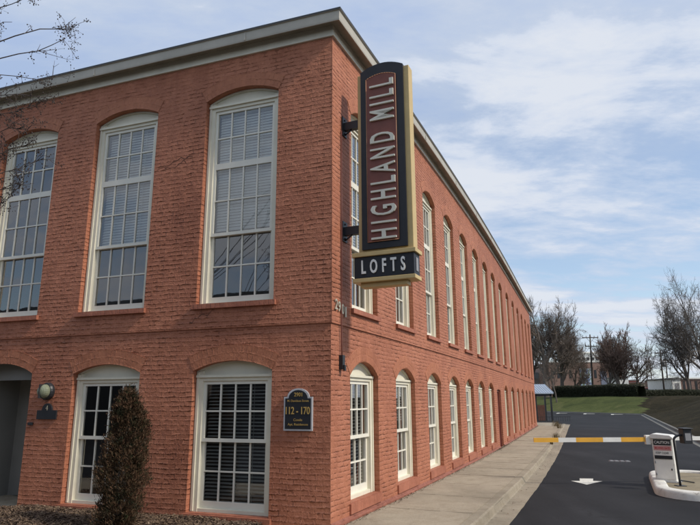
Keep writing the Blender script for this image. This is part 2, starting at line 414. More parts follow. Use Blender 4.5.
bld = empty('mill_building', (K.x, K.y, 0), 0, 'long two storey red painted brick mill building with arched white windows', 'building')
INV = bld.matrix_world.inverted()
def attach(o, parent):
    """parent while keeping the world position (parents are unrotated empties)"""
    o.parent = parent; return o
bld.matrix_world = Matrix.Translation((K.x, K.y, 0))
def shift(mb, v):                              # express world vertices relative to an origin
    mb.v = [(p[0]-v[0], p[1]-v[1], p[2]-v[2]) for p in mb.v]; return mb
ORG = (K.x, K.y, 0)

mb = MB()
facade(mb, FL, LLEN, L_up+L_lo+[DOOR], -.35)
facade(mb, FR, END, R_up+R_lo+[RDOOR], -.45)
# return walls
e1 = FL(LLEN, 0, 0); e2 = FR(END, 0, 0)
DE = Vector((-RU(END).y, RU(END).x))            # inward from the far end
b1 = Vector((e1.x, e1.y)) + Vector((-NL.x, -NL.y))*34; b2 = Vector((e2.x, e2.y)) + DE*10.5
def wallq(p, q):
    d = (q-p).length
    for i in range(2):
        z0, z1 = ((-.45, ZBELT), (ZBELT, 7.455))[i]
        mb.quad([(p.x, p.y, z0), (q.x, q.y, z0), (q.x, q.y, z1), (p.x, p.y, z1)], [(0, z0), (d, z0), (d, z1), (0, z1)])
wallq(Vector((e1.x, e1.y)), b1); wallq(b1, b2); wallq(b2, Vector((e2.x, e2.y)))
shift(mb, ORG).build('wall', M_BRICK, bld)

# relieving arches (rowlock rings) over every opening, slightly proud of the wall
def ring(mb, F, o, off):
    c = o['c']; hw = (o['s1']-o['s0'])/2; r = (hw*hw+o['rise']**2)/(2*o['rise']); zc = o['zs']+o['rise']-r
    a0 = math.asin(min(1, hw/r)); n = 14
    for k in range(n):
        t0 = -a0+2*a0*k/n; t1 = -a0+2*a0*(k+1)/n
        def P(t, rr, nn): return F(c+rr*math.sin(t), zc+rr*math.cos(t), nn)
        r1 = r+.23; nn = off+.006
        mb.quad([P(t0, r, nn), P(t1, r, nn), P(t1, r1, nn), P(t0, r1, nn)], [(t0*r, .0), (t1*r, .0), (t1*r, .23), (t0*r, .23)])
        mb.quad([P(t0, r1, nn), P(t1, r1, nn), P(t1, r1, off-.004), P(t0, r1, off-.004)], [(t0*r, 0), (t1*r, 0), (t1*r, .01), (t0*r, .01)])
        mb.quad([P(t0, r, nn), P(t1, r, nn), P(t1, r, off-.01), P(t0, r, off-.01)], [(t0*r, 0), (t1*r, 0), (t1*r, .01), (t0*r, .01)])
M_ARCH = brick_mat('arch_brick', (.405, .154, .081), (.435, .167, .090), (.22, .082, .05), bw=.075, rh=.115, bd=.012)
mb = MB()
for o in L_up: ring(mb, FL, o, OFF)
for o in L_lo+[DOOR]: ring(mb, FL, o, 0)
for o in R_up: ring(mb, FR, o, OFF)
for o in R_lo: ring(mb, FR, o, 0)
shift(mb, ORG).build('arch_ring', M_ARCH, bld)

# roof, cornice, floors
mb = MB()
ol = [FL(LLEN, 0, .15)] + [FL(0, 0, .15)+Vector((.1, -.02, 0))] + [FR(s, 0, .15) for s in np.linspace(.5, END, 18)]
ol = [Vector((p.x, p.y)) for p in ol] + [b2, b1]
mb.quad([(p.x, p.y, 7.44) for p in ol], [(p.x, p.y) for p in ol])
shift(mb, ORG).build('roof', M_ROOF, bld)
mb = MB()
for zz in (-.02, 2.62): mb.quad([(p.x, p.y, zz) for p in [Vector(FL(LLEN, 0, -.26)[:2])]+[Vector(FL(.26, 0, -.26)[:2])]+[Vector(FR(s, 0, -.26)[:2]) for s in np.linspace(.5, END-.1, 18)]+[b2, b1]])
shift(mb, ORG).build('floor', M_INT, bld)

def sweep(profile, mat_i, name, mats):
    """cornice profile (n,z,mi) swept along both facades, mitred at the corner"""
    mb = MB()
    path = []
    c = Vector((NL.x, NL.y)); nR = Vector((RU(0).y, -RU(0).x))
    mit = (c+nR)/(1+c.dot(nR))
    path.append((Vector(FL(LLEN, 0, 0)[:2]), NL)); path.append((Vector(FL(2, 0, 0)[:2]), NL))
    path.append((K.copy(), mit))
    for s in np.linspace(1.5, END, 24):
        u = RU(s); path.append((RC(s), Vector((u.y, -u.x))))
    acc = 0
    for (p, n), (q, m) in zip(path, path[1:]):
        ln = (q-p).length
        for (n0, z0, mi), (n1, z1, _) in zip(profile, profile[1:]):
            a = p+n*n0; b = q+m*n0; cc = q+m*n1; d = p+n*n1
            mb.quad([(a.x, a.y, z0), (b.x, b.y, z0), (cc.x, cc.y, z1), (d.x, d.y, z1)], [(acc, z0), (acc+ln, z0), (acc+ln, z1), (acc, z1)], mi)
        acc += ln
    for (p, n) in (path[0], path[-1]):
        mb.quad([((p+n*a).x, (p+n*a).y, z) for a, z, _ in profile], None, profile[0][2])
    return shift(mb, ORG).build(name, mats, bld, fixn=False)
sweep([(0.0, 7.165, 0), (.055, 7.165, 0), (.055, 7.195, 0), (.045, 7.20, 0), (.045, 7.355, 0), (0, 7.355, 0)], 0, 'frieze_board', [M_FRIEZE])
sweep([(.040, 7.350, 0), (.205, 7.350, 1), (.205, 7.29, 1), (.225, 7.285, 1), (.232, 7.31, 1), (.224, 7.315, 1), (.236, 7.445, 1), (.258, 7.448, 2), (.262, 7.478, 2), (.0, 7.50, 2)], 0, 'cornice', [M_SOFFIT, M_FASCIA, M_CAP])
# standing joints in the fascia, every three metres
for F_, l_ in ((FL, LLEN), (FR, END)):
    k_ = 1.4
    while k_ < l_:
        mb = MB(); mb.box((k_, .2235, 7.30), (k_+.03, .2395, 7.444), T=lambda a, b, d, F_=F_: F_(a, d, b)); shift(mb, ORG).build('fascia_joint', M_FASCIA, bld); k_ += 3.05
# right-hand wall: plinth of rough brick along the pavement
M_PL = brick_mat('plinth_brick', (.27, .10, .066), (.33, .128, .084), (.09, .035, .026), bd=.02)
for sa_, sb_, n_ in ((0, RDOOR['s0'], 26), (RDOOR['s1'], END, 30)):
    mb = MB(); ss = np.linspace(sa_, sb_, n_)
    for a, b in zip(ss, ss[1:]):
        for (n0, z0), (n1, z1) in (((.05, -.4), (.045, .045)), ((.045, .045), (-.002, .085))):
            mb.quad([FR(a, z0, n0), FR(b, z0, n0), FR(b, z1, n1), FR(a, z1, n1)], [(a, z0), (b, z0), (b, z1), (a, z1)])
    shift(mb, ORG).build('plinth', M_PL, bld, fixn=True)
# dark lining added well behind the panes so the interior looks black
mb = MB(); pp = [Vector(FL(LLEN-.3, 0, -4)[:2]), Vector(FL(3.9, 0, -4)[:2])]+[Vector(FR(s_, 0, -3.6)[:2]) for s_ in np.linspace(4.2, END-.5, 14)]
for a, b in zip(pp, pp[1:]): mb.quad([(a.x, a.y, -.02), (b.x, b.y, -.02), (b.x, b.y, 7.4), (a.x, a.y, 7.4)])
shift(mb, ORG).build('dark_lining', M_INT, bld, fixn=True)
# settled crack in the left facade where the paint has come off
rc_ = random.Random(4); M_CRACK = plain('crack_dirt', (.06, .03, .022), .95, .3, 20)
for (sa, sb, za_, zb_) in ((2.42, 3.10, 5.56, 5.42), (2.55, 2.95, 5.47, 5.36), (1.9, 2.3, 2.95, 2.80)):
    mb = MB(); pz = [(sa+(sb-sa)*k/9, za_+(zb_-za_)*k/9+rc_.choice([-.03, 0, .03])) for k in range(10)]
    tt = [rc_.uniform(.002, .009) for _ in pz]
    for (p, q, t, t2_) in zip(pz, pz[1:], tt, tt[1:]):
        mb.quad([FL(p[0], p[1]-t, OFF+.003), FL(q[0], q[1]-t2_, OFF+.003), FL(q[0], q[1]+t2_*.8, OFF+.003), FL(p[0], p[1]+t*.8, OFF+.003)])
    shift(mb, ORG).build('crack', M_CRACK, bld, fixn=True)

# ------------------------------------------------------------------ windows
def make_window(w, z0, zs, rise, rows, blind, wood=False, tilt=35, sill_h=.07, sill_n=.05, bottom_h=.08, cols=4):
    """local frame: x along the wall (centre 0), y inward depth, z up. rows: list of (zlo, zhi, depth)"""
    hw = w/2; r = (hw*hw+rise*rise)/(2*rise)
    def az(x): return zs+math.sqrt(max(r*r-x*x, 0))-(r-rise)
    parts = {}
    fr = MB(); jw = .115; y0, y1 = .10, .22
    htop = rows[-1][1]
    fr.box((-hw, y0, z0), (-hw+jw, y1, zs)); fr.box((hw-jw, y0, z0), (hw, y1, zs))
    fr.box((-hw+.02, y0-.018, z0+.02), (-hw+.055, y0-.0, zs-.01)); fr.box((hw-.055, y0-.018, z0+.02), (hw-.02, y0, zs-.01))
    fr.box((-hw+jw, y0+.01, z0), (hw-jw, y1+.02, z0+bottom_h*.5))
    fr.box((-hw+jw, y0, htop), (hw-jw, y1, htop+.06))
    fr.box((-hw+.01, y0-.03, htop+.05), (hw-.01, y0, htop+.085))
    parts['window'] = (fr, M_TRIM)
    tp = MB(); n = 12; zl = htop+.06
    for k in range(n):
        a = -hw+w*k/n; b = -hw+w*(k+1)/n; lo_a = zs if abs(a) > hw-jw-.001 else zl
        tp.quad([(a, y0+.03, zl), (b, y0+.03, zl), (b, y0+.03, az(b)), (a, y0+.03, az(a))])
        tp.quad([(a, y0-.0, az(a)-.03), (b, y0-.0, az(b)-.03), (b, y0-.0, az(b)), (a, y0-.0, az(a))])
        tp.quad([(a, y0-.0, az(a)-.03), (b, y0-.0, az(b)-.03), (b, y0+.03, az(b)-.03), (a, y0+.03, az(a)-.03)])
    parts['head_panel'] = (tp, M_TRIM)
    sashes = []; gl = MB(); iw = hw-jw
    for (a, b, d) in rows:
        s = MB(); st = .045; rl = .05
        s.box((-iw, d, a), (-iw+st, d+.045, b)); s.box((iw-st, d, a), (iw, d+.045, b))
        s.box((-iw+st, d, a), (iw-st, d+.045, a+rl+(bottom_h-.05 if a == rows[0][0] else 0))); s.box((-iw+st, d, b-rl), (iw-st, d+.045, b))
        a2 = a+rl+(bottom_h-.05 if a == rows[0][0] else 0); b2_ = b-rl
        for k in range(1, cols):
            x = -iw+st+(2*iw-2*st)*k/cols; s.box((x-.011, d+.008, a2), (x+.011, d+.04, b2_))
        zm = (a2+b2_)/2; s.box((-iw+st, d+.006, zm-.011), (iw-st, d+.042, zm+.011))
        sashes.append(s)
        # each pane sits at its own slight angle in the putty
        rnd = random.Random(int(a*100)+int(w*1000))
        for k in range(cols):
            xa = -iw+st+(2*iw-2*st)*k/cols+.01; xb = -iw+st+(2*iw-2*st)*(k+1)/cols-.01
            for (za, zb) in ((a2-.002, zm-.01), (zm+.01, b2_+.002)):
                t = [rnd.uniform(-.0022, .0022) for _ in range(3)]
                gl.quad([(xa, d+.024+t[0], za), (xb, d+.024+t[1], za), (xb, d+.024+t[1]+t[2], zb), (xa, d+.024+t[0]+t[2], zb)])
    parts['sash'] = (sashes, M_SASH); parts['glass'] = (gl, M_GLASS)
    if blind:
        bz0, bz1 = blind; bl = MB(); z = bz1; sp = .048 if not wood else .05; ta = R(tilt); hd = .024
        rnd = random.Random(5)
        while z > bz0:
            dy = hd*math.cos(ta); dz = hd*math.sin(ta); sg = rnd.uniform(-.002, .002)
            y = .245
            bl.quad([(-iw+.03, y-dy, z-dz+sg), (iw-.03, y-dy, z-dz-sg), (iw-.03, y+dy, z+dz-sg), (-iw+.03, y+dy, z+dz+sg)])
            z -= sp
        bl.box((-iw+.02, .222, bz1), (iw-.02, .27, bz1+.05)); bl.box((-iw+.03, .235, bz0-.03), (iw-.03, .26, bz0-.005))
        for x in (-iw*.5, iw*.5): bl.box((x-.003, .217, bz0), (x+.003, .219, bz1))
        parts['blind'] = (bl, M_BLIND2 if wood else M_BLIND)
    si = MB()
    si.box((-hw-.045, -sill_n, z0-sill_h), (hw+.045, -.0015, z0+.002)); si.box((-hw+.002, -.0015, z0-.004), (hw-.002, .14, z0+.012))
    parts['sill'] = (si, M_BRICKDK)
    return parts
def bake(parts):
    d = {}
    for k, (m, mat) in parts.items():
        if isinstance(m, list): d[k] = [x.mesh(k, mat) for x in m]
        else: d[k] = m.mesh(k, mat)
    return d
def put_window(kind, F, o, label, off, flip):
    s = o['c']; p = F(s, 0, off); q = F(s+.1, 0, off)
    dx = Vector((q.x-p.x, q.y-p.y, 0)).normalized()
    n = F(s, 0, off)-F(s, 0, off+.1); yin = Vector((n.x, n.y, 0)).normalized()
    dz = p.z
    M = Matrix(((dx.x, yin.x, 0, p.x-ORG[0]), (dx.y, yin.y, 0, p.y-ORG[1]), (0, 0, 1, dz+(drop(s, (o['z0']+o['zs'])/2)-drop(s, 0) if F is FR else 0)), (0, 0, 0, 1)))
    w = bpy.data.objects.new('window', kind['window']); COL.objects.link(w); w.parent = bld; w.matrix_local = M
    if label: w['label'] = label
    for k, me in kind.items():
        if k == 'window': continue
        for x in (me if isinstance(me, list) else [me]):
            c = bpy.data.objects.new(k, x); COL.objects.link(c); c.parent = w
    return w
upL = dict(w=1.32, z0=3.06, zs=6.45, rise=.16, rows=[(3.11, 4.21, .165), (4.16, 5.33, .125), (5.33, 6.31, .125)])
W_upL_C = bake(make_window(**upL, blind=(4.30, 6.27), tilt=72))
W_upL_B = bake(make_window(**upL, blind=(4.18, 6.27), tilt=64))
W_upL_A = bake(make_window(**upL, blind=None))
loL = dict(w=1.31, z0=.09, zs=2.07, rise=.14, rows=[(.13, 1.10, .165), (1.055, 1.925, .125)], bottom_h=.11)
W_loL = bake(make_window(**loL, blind=(.2, 1.88), wood=True, tilt=24))
W_loL_B = bake(make_window(**loL, blind=None))
upR = dict(w=1.08, z0=2.98, zs=6.17, rise=.19, rows=[(3.03, 4.05, .165), (4.0, 5.1, .125), (5.1, 6.05, .125)])
W_upR = bake(make_window(**upR, blind=(3.9, 6.0), tilt=55))
W_upR2 = bake(make_window(**upR, blind=(3.2, 6.0), tilt=45))
W_upR3 = bake(make_window(**upR, blind=(4.7, 6.0), tilt=70)); W_upR4 = bake(make_window(**upR, blind=None))
loR = dict(w=1.14, z0=.23, zs=2.0, rise=.22, rows=[(.27, 1.12, .165), (1.075, 1.93, .125)], bottom_h=.12, sill_h=.13, sill_n=.028, cols=4)
W_loR = bake(make_window(**loR, blind=(.38, 1.88), wood=True, tilt=12))
W_loR2 = bake(make_window(**loR, blind=(.9, 1.88), tilt=25)); W_loR3 = bake(make_window(**loR, blind=(1.3, 1.88), wood=True, tilt=40))
for i, o in enumerate(L_up): put_window([W_upL_C, W_upL_B, W_upL_A, W_upL_B][i], FL, o, None, OFF, 0)
for i, o in enumerate(L_lo): put_window([W_loL, W_loL_B, W_loL][i], FL, o, None, 0, 0)
for i, o in enumerate(R_up): put_window([W_upR, W_upR3, W_upR2, W_upR4, W_upR, W_upR2, W_upR3, W_upR][i % 8], FR, o, None, OFF, 0)
for i, o in enumerate(R_lo): put_window([W_loR, W_loR3, W_loR, W_loR2, W_loR][i % 5], FR, o, None, 0, 0)

# recessed entrance on the left facade (grey lobby walls and door)
mb = MB(); s0, s1 = DOOR['s0'], DOOR['s1']; dp = 1.0
def fl(s, z, n): return FL(s, z, n)
mb.quad([fl(s0, -.1, -.0), fl(s0, 2.3, 0), fl(s0, 2.3, -dp), fl(s0, -.1, -dp)]); mb.quad([fl(s1, -.1, 0), fl(s1, 2.3, 0), fl(s1, 2.3, -dp), fl(s1, -.1, -dp)])
mb.quad([fl(s0, -.1, -dp), fl(s1, -.1, -dp), fl(s1, 2.3, -dp), fl(s0, 2.3, -dp)]); mb.quad([fl(s0, 2.3, -.25), fl(s1, 2.3, -.25), fl(s1, 2.3, -dp), fl(s0, 2.3, -dp)])
mb.quad([fl(s0, 2.3, -.25), fl(s1, 2.3, -.25), fl(s1, 2.0, -.25), fl(s0, 2.0, -.25)])
shift(mb, ORG).build('entrance_recess', M_GREYDOOR, bld)
mb = MB(); mb.quad([fl(s0, -.012, .02), fl(s1, -.012, .02), fl(s1, -.012, -dp), fl(s0, -.012, -dp)])
shift(mb, ORG).build('threshold', M_CONC, bld)
mb = MB(); T = lambda a, b, d: fl(a, d, b)
mb.box((s0+.17, -dp+.003, .0), (s1-.17, -dp+.05, 2.06), T=T)
dr = MB(); dr.v = mb.v; dr.f = mb.f; dr.uv = mb.uv; dr.mi = mb.mi; dr.sm = mb.sm
for zz in ((.15, .9), (1.05, 1.9)):
    for sx in ((s0+.27, s0+.63), (s0+.73, s1-.27)):
        dr.box((sx[0], -dp+.05, zz[0]), (sx[1], -dp+.062, zz[1]), T=T)
ent = shift(dr, ORG).build('door', M_GREYDOOR, bld)
mb = MB(); mb.box((s0+.22, -dp+.05, 1.0), (s0+.25, -dp+.12, 1.12), T=T); mb.box((s0+.22, -dp+.10, 1.04), (s0+.34, -dp+.12, 1.06), T=T)
shift(mb, ORG).build('handle', M_BRASS, ent)
# small steel side door on the pavement facade
mb = MB(); T2 = lambda a, b, d: FR(a, d, b)
mb.box((RDOOR['s0']+.01, -.14, .0), (RDOOR['s1']-.01, -.10, 2.0), T=T2)
mb.box((RDOOR['s0'], -.16, -.02), (RDOOR['s0']+.06, -.06, 2.0), T=T2); mb.box((RDOOR['s1']-.06, -.16, -.02), (RDOOR['s1'], -.06, 2.0), T=T2); mb.box((RDOOR['s0']+.06, -.16, 1.94), (RDOOR['s1']-.06, -.06, 2.01), T=T2)
sd = shift(mb, ORG).build('door', plain('brown_red_door', (.17, .05, .035), .5, .1), bld)
mb = MB(); mb.box((RDOOR['s0']+.12, -.10, .95), (RDOOR['s0']+.16, -.04, 1.08), T=T2); shift(mb, ORG).build('handle', M_DARK, sd)

# ------------------------------------------------------------------ house numbers on the corner
num = empty('house_number', FR(.2, 2.9, OFF), 0, 'small brass house number 2901 high on the wall beside the building corner', 'house number')
o0 = num.location.copy()
for i, (dg_, s, z) in enumerate((('2', -.0, 2.97), ('9', .10, 2.95), ('0', .215, 2.93), ('1', .335, 2.90))):
    T = lambda x, y, d, o0=o0: FR(x, y, OFF+.012+d)-o0
    text_obj(dg_, 'digit', M_BRASS, T, s+.05, z-.085, .075 if dg_ != '1' else .04, .15, .015, num, bold=.01)

# ------------------------------------------------------------------ blade sign
nR = Vector((RU(.4).y, -RU(.4).x, 0)); uR = Vector((RU(.4).x, RU(.4).y, 0))
SO = FR(.42, 0, OFF); SO.z = 0
sign = empty('blade_sign', Vector((SO.x, SO.y, 3.2)), 0, 'tall vertical sign reading HIGHLAND MILL LOFTS bracketed off the building corner', 'sign')
def TS(t, z, d):
    t = t if t < .05 else .05+(t-.05)*.955; z = 4.9+(z-4.9)*.975 if t > .3 or True else z
    return Vector((nR.x*t-uR.x*d, nR.y*t-uR.y*d, z-3.2))     # t outwards, d towards the street viewer
def sbox(mb, t0, t1, z0, z1, d0, d1, mi=0): mb.box((t0, z0, d0), (t1, z1, d1), mi, T=TS)
mb = MB(); sbox(mb, .28, 1.16, 3.686, 6.64, -.09, .09); mb.build('backing_board', M_TAN, sign, bevel=.008)
mb = MB()
def arched(t0, t1, z0, z1, rise, n=12):
    pts = [(t0, z0), (t1, z0)]
    for k in range(n+1):
        a = k/n; t = t1+(t0-t1)*a; pts.append((t, z1+rise*(1-(2*a-1)**2)))
    return pts
mb.prism(arched(.35, 1.075, 3.73, 6.66, .10), -.125, .125, TS)
pan = mb.build('panel', M_NAVY, sign)
mb = MB()
for d0, d1 in ((.125, .14), (-.14, -.125)): mb.prism(arched(.455, .95, 3.84, 6.50, .06), d0, d1, TS)
mb.build('inner_panel', M_MAROON, sign)
mb = MB(); P = arched(.452, .953, 3.835, 6.505, .06); P.append(P[0])
for a, b in zip(P, P[1:]):
    for dd in (.142, -.142): mb.tube([TS(a[0], a[1], dd), TS(b[0], b[1], dd)], .0055, 4)
mb.build('trim_line', plain('copper_line', (.45, .22, .12), .5, .1), sign)
T = lambda x, y, d: TS(.925-y, x, .14+.001+d)
text_obj('HIGHLAND MILL', 'lettering', M_CREAM, T, 3.86, 0.0, 2.58, .41, .03, sign, bold=.010, spacing=1.5)
T = lambda x, y, d: TS(.525+y, x, -.141-d)
text_obj('HIGHLAND MILL', 'lettering', M_CREAM, T, 3.86, 0.0, 2.58, .41, .03, sign, bold=.010, spacing=1.5)
mb = MB(); sbox(mb, .22, 1.17, 3.30, 3.62, -.13, .13); mb.build('lower_box', M_NAVY, sign, bevel=.006)
mb = MB(); sbox(mb, .19, 1.205, 3.622, 3.685, -.16, .16); sbox(mb, .20, 1.19, 3.238, 3.298, -.15, .15)
sbox(mb, .30, 1.04, 3.17, 3.237, -.08, .08)
mb.build('trim', M_TAN, sign, bevel=.006)
T = lambda x, y, d: TS(x, y, .131+d)
text_obj('LOFTS', 'lettering', M_WHITE, T, .345, 3.36, .69, .21, .02, sign, bold=.02, spacing=1.9)
T = lambda x, y, d: TS(.69+.69-x, y, -.131-d)
text_obj('LOFTS', 'lettering', M_WHITE, T, .345, 3.36, .69, .21, .02, sign, bold=.02, spacing=1.9)
for zz in (5.84, 4.09):
    mb = MB()
    sbox(mb, .0, .02, zz-.17, zz+.15, -.06, .10); sbox(mb, .02, .30, zz-.07, zz+.06, -.03, .05)
    mb.tube([TS(.02, zz-.15, .02), TS(.14, zz-.07, .02)], .012, 6)
    for b_ in (-.12, .11): mb.tube([TS(.02, zz+b_, .02), TS(.035, zz+b_, .02)], .014, 6)
    mb.build('bracket', M_DARK, sign)
mb = MB(); sbox(mb, 1.172, 1.178, 3.36, 3.56, -.05, .05); mb.build('service_plate', M_ASPHR, sign)

# thin conduit and junction box under the sign
cd = empty('wall_conduit', FR(.27, 2.2, 0), 0, 'thin dark conduit ending in small junction box on corner brickwork', 'conduit')
o0 = cd.location.copy()
mb = MB(); mb.tube([FR(.27, 5.7, OFF+.02)-o0, FR(.27, 4.1, OFF+.02)-o0, FR(.26, 2.75, OFF+.02)-o0, FR(.29, 2.45, .03)-o0, FR(.30, 2.25, .03)-o0], .009, 6); mb.build('pipe', plain('painted_pipe', (.16, .05, .035), .5), cd)
mb = MB(); Tc = lambda a, b, d: FR(a, d, b)-o0
mb.box((.26, .0, 2.06), (.34, .06, 2.26), T=Tc); mb.box((.275, .06, 2.04), (.325, .085, 2.12), T=Tc); mb.build('box', M_DARK, cd)

# ------------------------------------------------------------------ plaques, lamp, bell on the left facade
def plaque_poly(sc, w, z0, z1, rw, rz, n=10):
    pts = [(sc+w/2, z0), (sc-w/2, z0), (sc-w/2, z1)]
    for k in range(n+1):
        a = math.pi*k/n; pts.append((sc-rw*math.cos(a), z1+.0+rz*math.sin(a)))
    pts.append((sc+w/2, z1)); return pts
pl = empty('address_plaque', FL(.47, 1.45, 0), 0, 'black arch topped address plaque with gold 112 - 170 beside ground floor window', 'plaque')
o0 = pl.location.copy(); TP = lambda a, b, d: FL(a, b, d)-o0
mb = MB(); mb.prism(plaque_poly(.47, .43, 1.235, 1.685, .165, .115), .004, .028, TP); mb.build('frame', plain('silver_edge', (.50, .49, .50), .4), pl)
mb = MB(); mb.prism(plaque_poly(.47, .385, 1.258, 1.665, .142, .112), .028, .034, TP); mb.build('panel', M_NAVY, pl)
T = lambda x, y, d: FL(.47+.1925-x, y, .035+d)-o0
text_obj('2901', 'lettering', M_GOLD, T, .135, 1.69, .12, .052, .004, pl, bold=.01)
text_obj('N. Davidson Street', 'lettering', M_GOLD, T, .035, 1.617, .32, .03, .003, pl)
text_obj('112 - 170', 'lettering', M_GOLD, T, .012, 1.452, .36, .10, .005, pl, bold=.012)
text_obj('Condo', 'lettering', M_GOLD, T, .13, 1.362, .13, .034, .003, pl)
text_obj('Apt. Residences', 'lettering', M_GOLD, T, .045, 1.295, .30, .04, .003, pl)

pl2 = empty('door_plaque', FL(4.93, 1.42, 0), 0, 'small dark plaque with rounded top below the globe lamp by the entrance', 'plaque')
o0 = pl2.location.copy(); TP2 = lambda a, b, d: FL(a, b, d)-o0
mb = MB(); mb.prism(plaque_poly(4.92, .40, 1.36, 1.50, .105, .11), .004, .03, TP2); mb.build('panel', M_NAVY, pl2)
T = lambda x, y, d: FL(4.92+.2-x, y, .031+d)-o0
text_obj('4', 'lettering', M_BRASS, T, .178, 1.50, .045, .075, .004, pl2)
lamp = empty('wall_lamp', FL(4.96, 1.80, 0), 0, 'round bronze wall lamp with milky globe above the small door plaque', 'lamp')
o0 = lamp.location.copy()
def disc(n0, r0, n1, r1, mb, n=20, c=(4.96, 1.80)):
    for k in range(n):
        a = 2*math.pi*k/n; b = 2*math.pi*(k+1)/n
        mb.quad([FL(c[0]+r0*math.cos(a), c[1]+r0*math.sin(a), n0)-o0, FL(c[0]+r0*math.cos(b), c[1]+r0*math.sin(b), n0)-o0,
                 FL(c[0]+r1*math.cos(b), c[1]+r1*math.sin(b), n1)-o0, FL(c[0]+r1*math.cos(a), c[1]+r1*math.sin(a), n1)-o0], None, 0, True)
mb = MB()
for (a, b, c, d) in ((.0, .14, .04, .14), (.04, .14, .07, .125), (.07, .125, .07, .10)): disc(a, b, c, d, mb)
mb.build('housing', M_DARK, lamp)
mb = MB(); prof = [(.07, .112), (.10, .110), (.13, .098), (.155, .075), (.17, .045), (.178, .002)]
for (a, b), (c, d) in zip(prof, prof[1:]): disc(a, b, c, d, mb)
mb.build('globe', plain('milky_glass', (.20, .22, .15), .15, .15, 10), lamp)
mb = MB(); Tl = lambda a, b, d: FL(a, d, b)-o0
mb.box((4.953, .07, 1.69), (4.967, .19, 1.91), T=Tl); mb.build('guard', M_DARK, lamp)
bell = MB(); o0 = FL(5.24, 1.3, 0); Tb = lambda a, b, d: FL(a, d, b)-o0
bell.box((5.20, .002, 1.265), (5.29, .03, 1.31), T=Tb); bell.box((5.225, .03, 1.275), (5.265, .036, 1.30), T=Tb)
ob = bell.build('door_bell', M_DARK); ob.location = o0; tag(ob, 'tiny dark door bell box beside the grey entrance recess', 'door bell')

# ------------------------------------------------------------------ ground
u0 = Vector((.395, .919)); n0 = Vector((.919, -.395))
def AB(a, b): p = K+u0*a+n0*b; return Vector((p.x, p.y))
def toAB(x, y): d = Vector((x, y))-K; return d.dot(u0), d.dot(n0)
BK = 6.62
FE0 = AB(64, BK); FE1 = AB(78, -6.0); FE2 = AB(95, -22)
def smooth(t): t = max(0, min(1, t)); return t*t*(3-2*t)
fdir = (FE1-FE0).normalized(); fn = Vector((-fdir.y, fdir.x))
if fn.dot(u0) < 0: fn = -fn
def bank_d(x, y):
    a, b = toAB(x, y)
    # kerb on the right flares away towards the street
    kb = BK + (max(0, 12.0-a)**1.6)*.9
    dr_ = b-kb-.25
    df = (Vector((x, y))-FE0).dot(fn)-.25
    return dr_, df, a, b
def terrain(x, y):
    dr_, df, a, b = bank_d(x, y)
    if a < 6: dr_ -= (6-a)*1.5
    d = max(dr_, df)
    z = -.21
    if d > 0:
        z = -.21 + .10*min(1, d/.4) + smooth(d/(9.0 if df > dr_ else 7.5))*1.85
        z += .10*noise.noise(Vector((x*.25, y*.25, 0)))*min(1, d/2) + .012*min(d, 90)*.5
        # gentle plateau
    return z
def axis(lo, hi, fine_lo, fine_hi, f, c):
    v = [fine_lo]
    while v[-1] < fine_hi: v.append(v[-1]+f)
    k = f
    while v[-1] < hi: k *= 1.25; v.append(min(hi, v[-1]+k))
    k = f; w = [fine_lo]
    while w[-1] > lo: k *= 1.25; w.append(max(lo, w[-1]-k))
    return w[:0:-1]+v
xs = axis(-900, 900, 4, 62, .8, 0); ys = axis(-500, 1500, 14, 100, .8, 0)
mb = MB(); idx = {}
for j, y in enumerate(ys):
    for i, x in enumerate(xs):
        idx[i, j] = len(mb.v); mb.v.append((x, y, terrain(x, y)))
for j in range(len(ys)-1):
    for i in range(len(xs)-1):
        mb.f.append((idx[i, j], idx[i+1, j], idx[i+1, j+1], idx[i, j+1])); mb.uv.append([(0, 0)]*4); mb.sm.append(True)
        x = (xs[i]+xs[i+1])/2; y = (ys[j]+ys[j+1])/2
        dr_, df, a, b = bank_d(x, y)
        wob = 1.5*noise.noise(Vector((x*.3, y*.3, 3)))
        mb.mi.append(1 if (dr_ > -1 and x+wob > 31+(y-64.4)*.46) or (dr_ > 0 and df < 0) else 0)
tag(mb.build('ground', [M_GRASS, M_COVER]), kind='structure')

# asphalt drive, car park and street
ZR = -.15
mb = MB()
def sheet(pts, z=ZR): mb.quad([(p[0], p[1], z) for p in pts], [(p[0], p[1]) for p in pts])
def kerbr(a): return BK+(max(0, 12.0-a)**1.6)*.9
ls = [FR(s, 0, 1.86) for s in np.linspace(-1.0, END+3, 30)]
poly = [Vector((-60, -9)), Vector((60, -9))] + [AB(a, kerbr(a)) for a in np.linspace(1.5, 12, 12)] + [AB(a, BK) for a in (20, 30, 40, 50)] + [FE0, FE1, FE2, AB(60, -22), AB(37, -6), AB(37, 1.2)]
poly += [Vector((p.x, p.y)) for p in ls[::-1]] + [Vector(FR(0, 0, 1.8)[:2])+Vector((-1.5, -1.0)), Vector((-60, 24))]
from mathutils.geometry import tessellate_polygon
tri = tessellate_polygon([[Vector((p.x, p.y, 0)) for p in poly]])
for t in tri: sheet([poly[k] for k in t])
tag(mb.build('asphalt_drive', M_ASPH, fixn=True), kind='structure')
mb = MB(); mb.box((-60, -60, -.2), (60, -9.004, -.154)); tag(mb.build('street', M_ASPH), kind='structure')

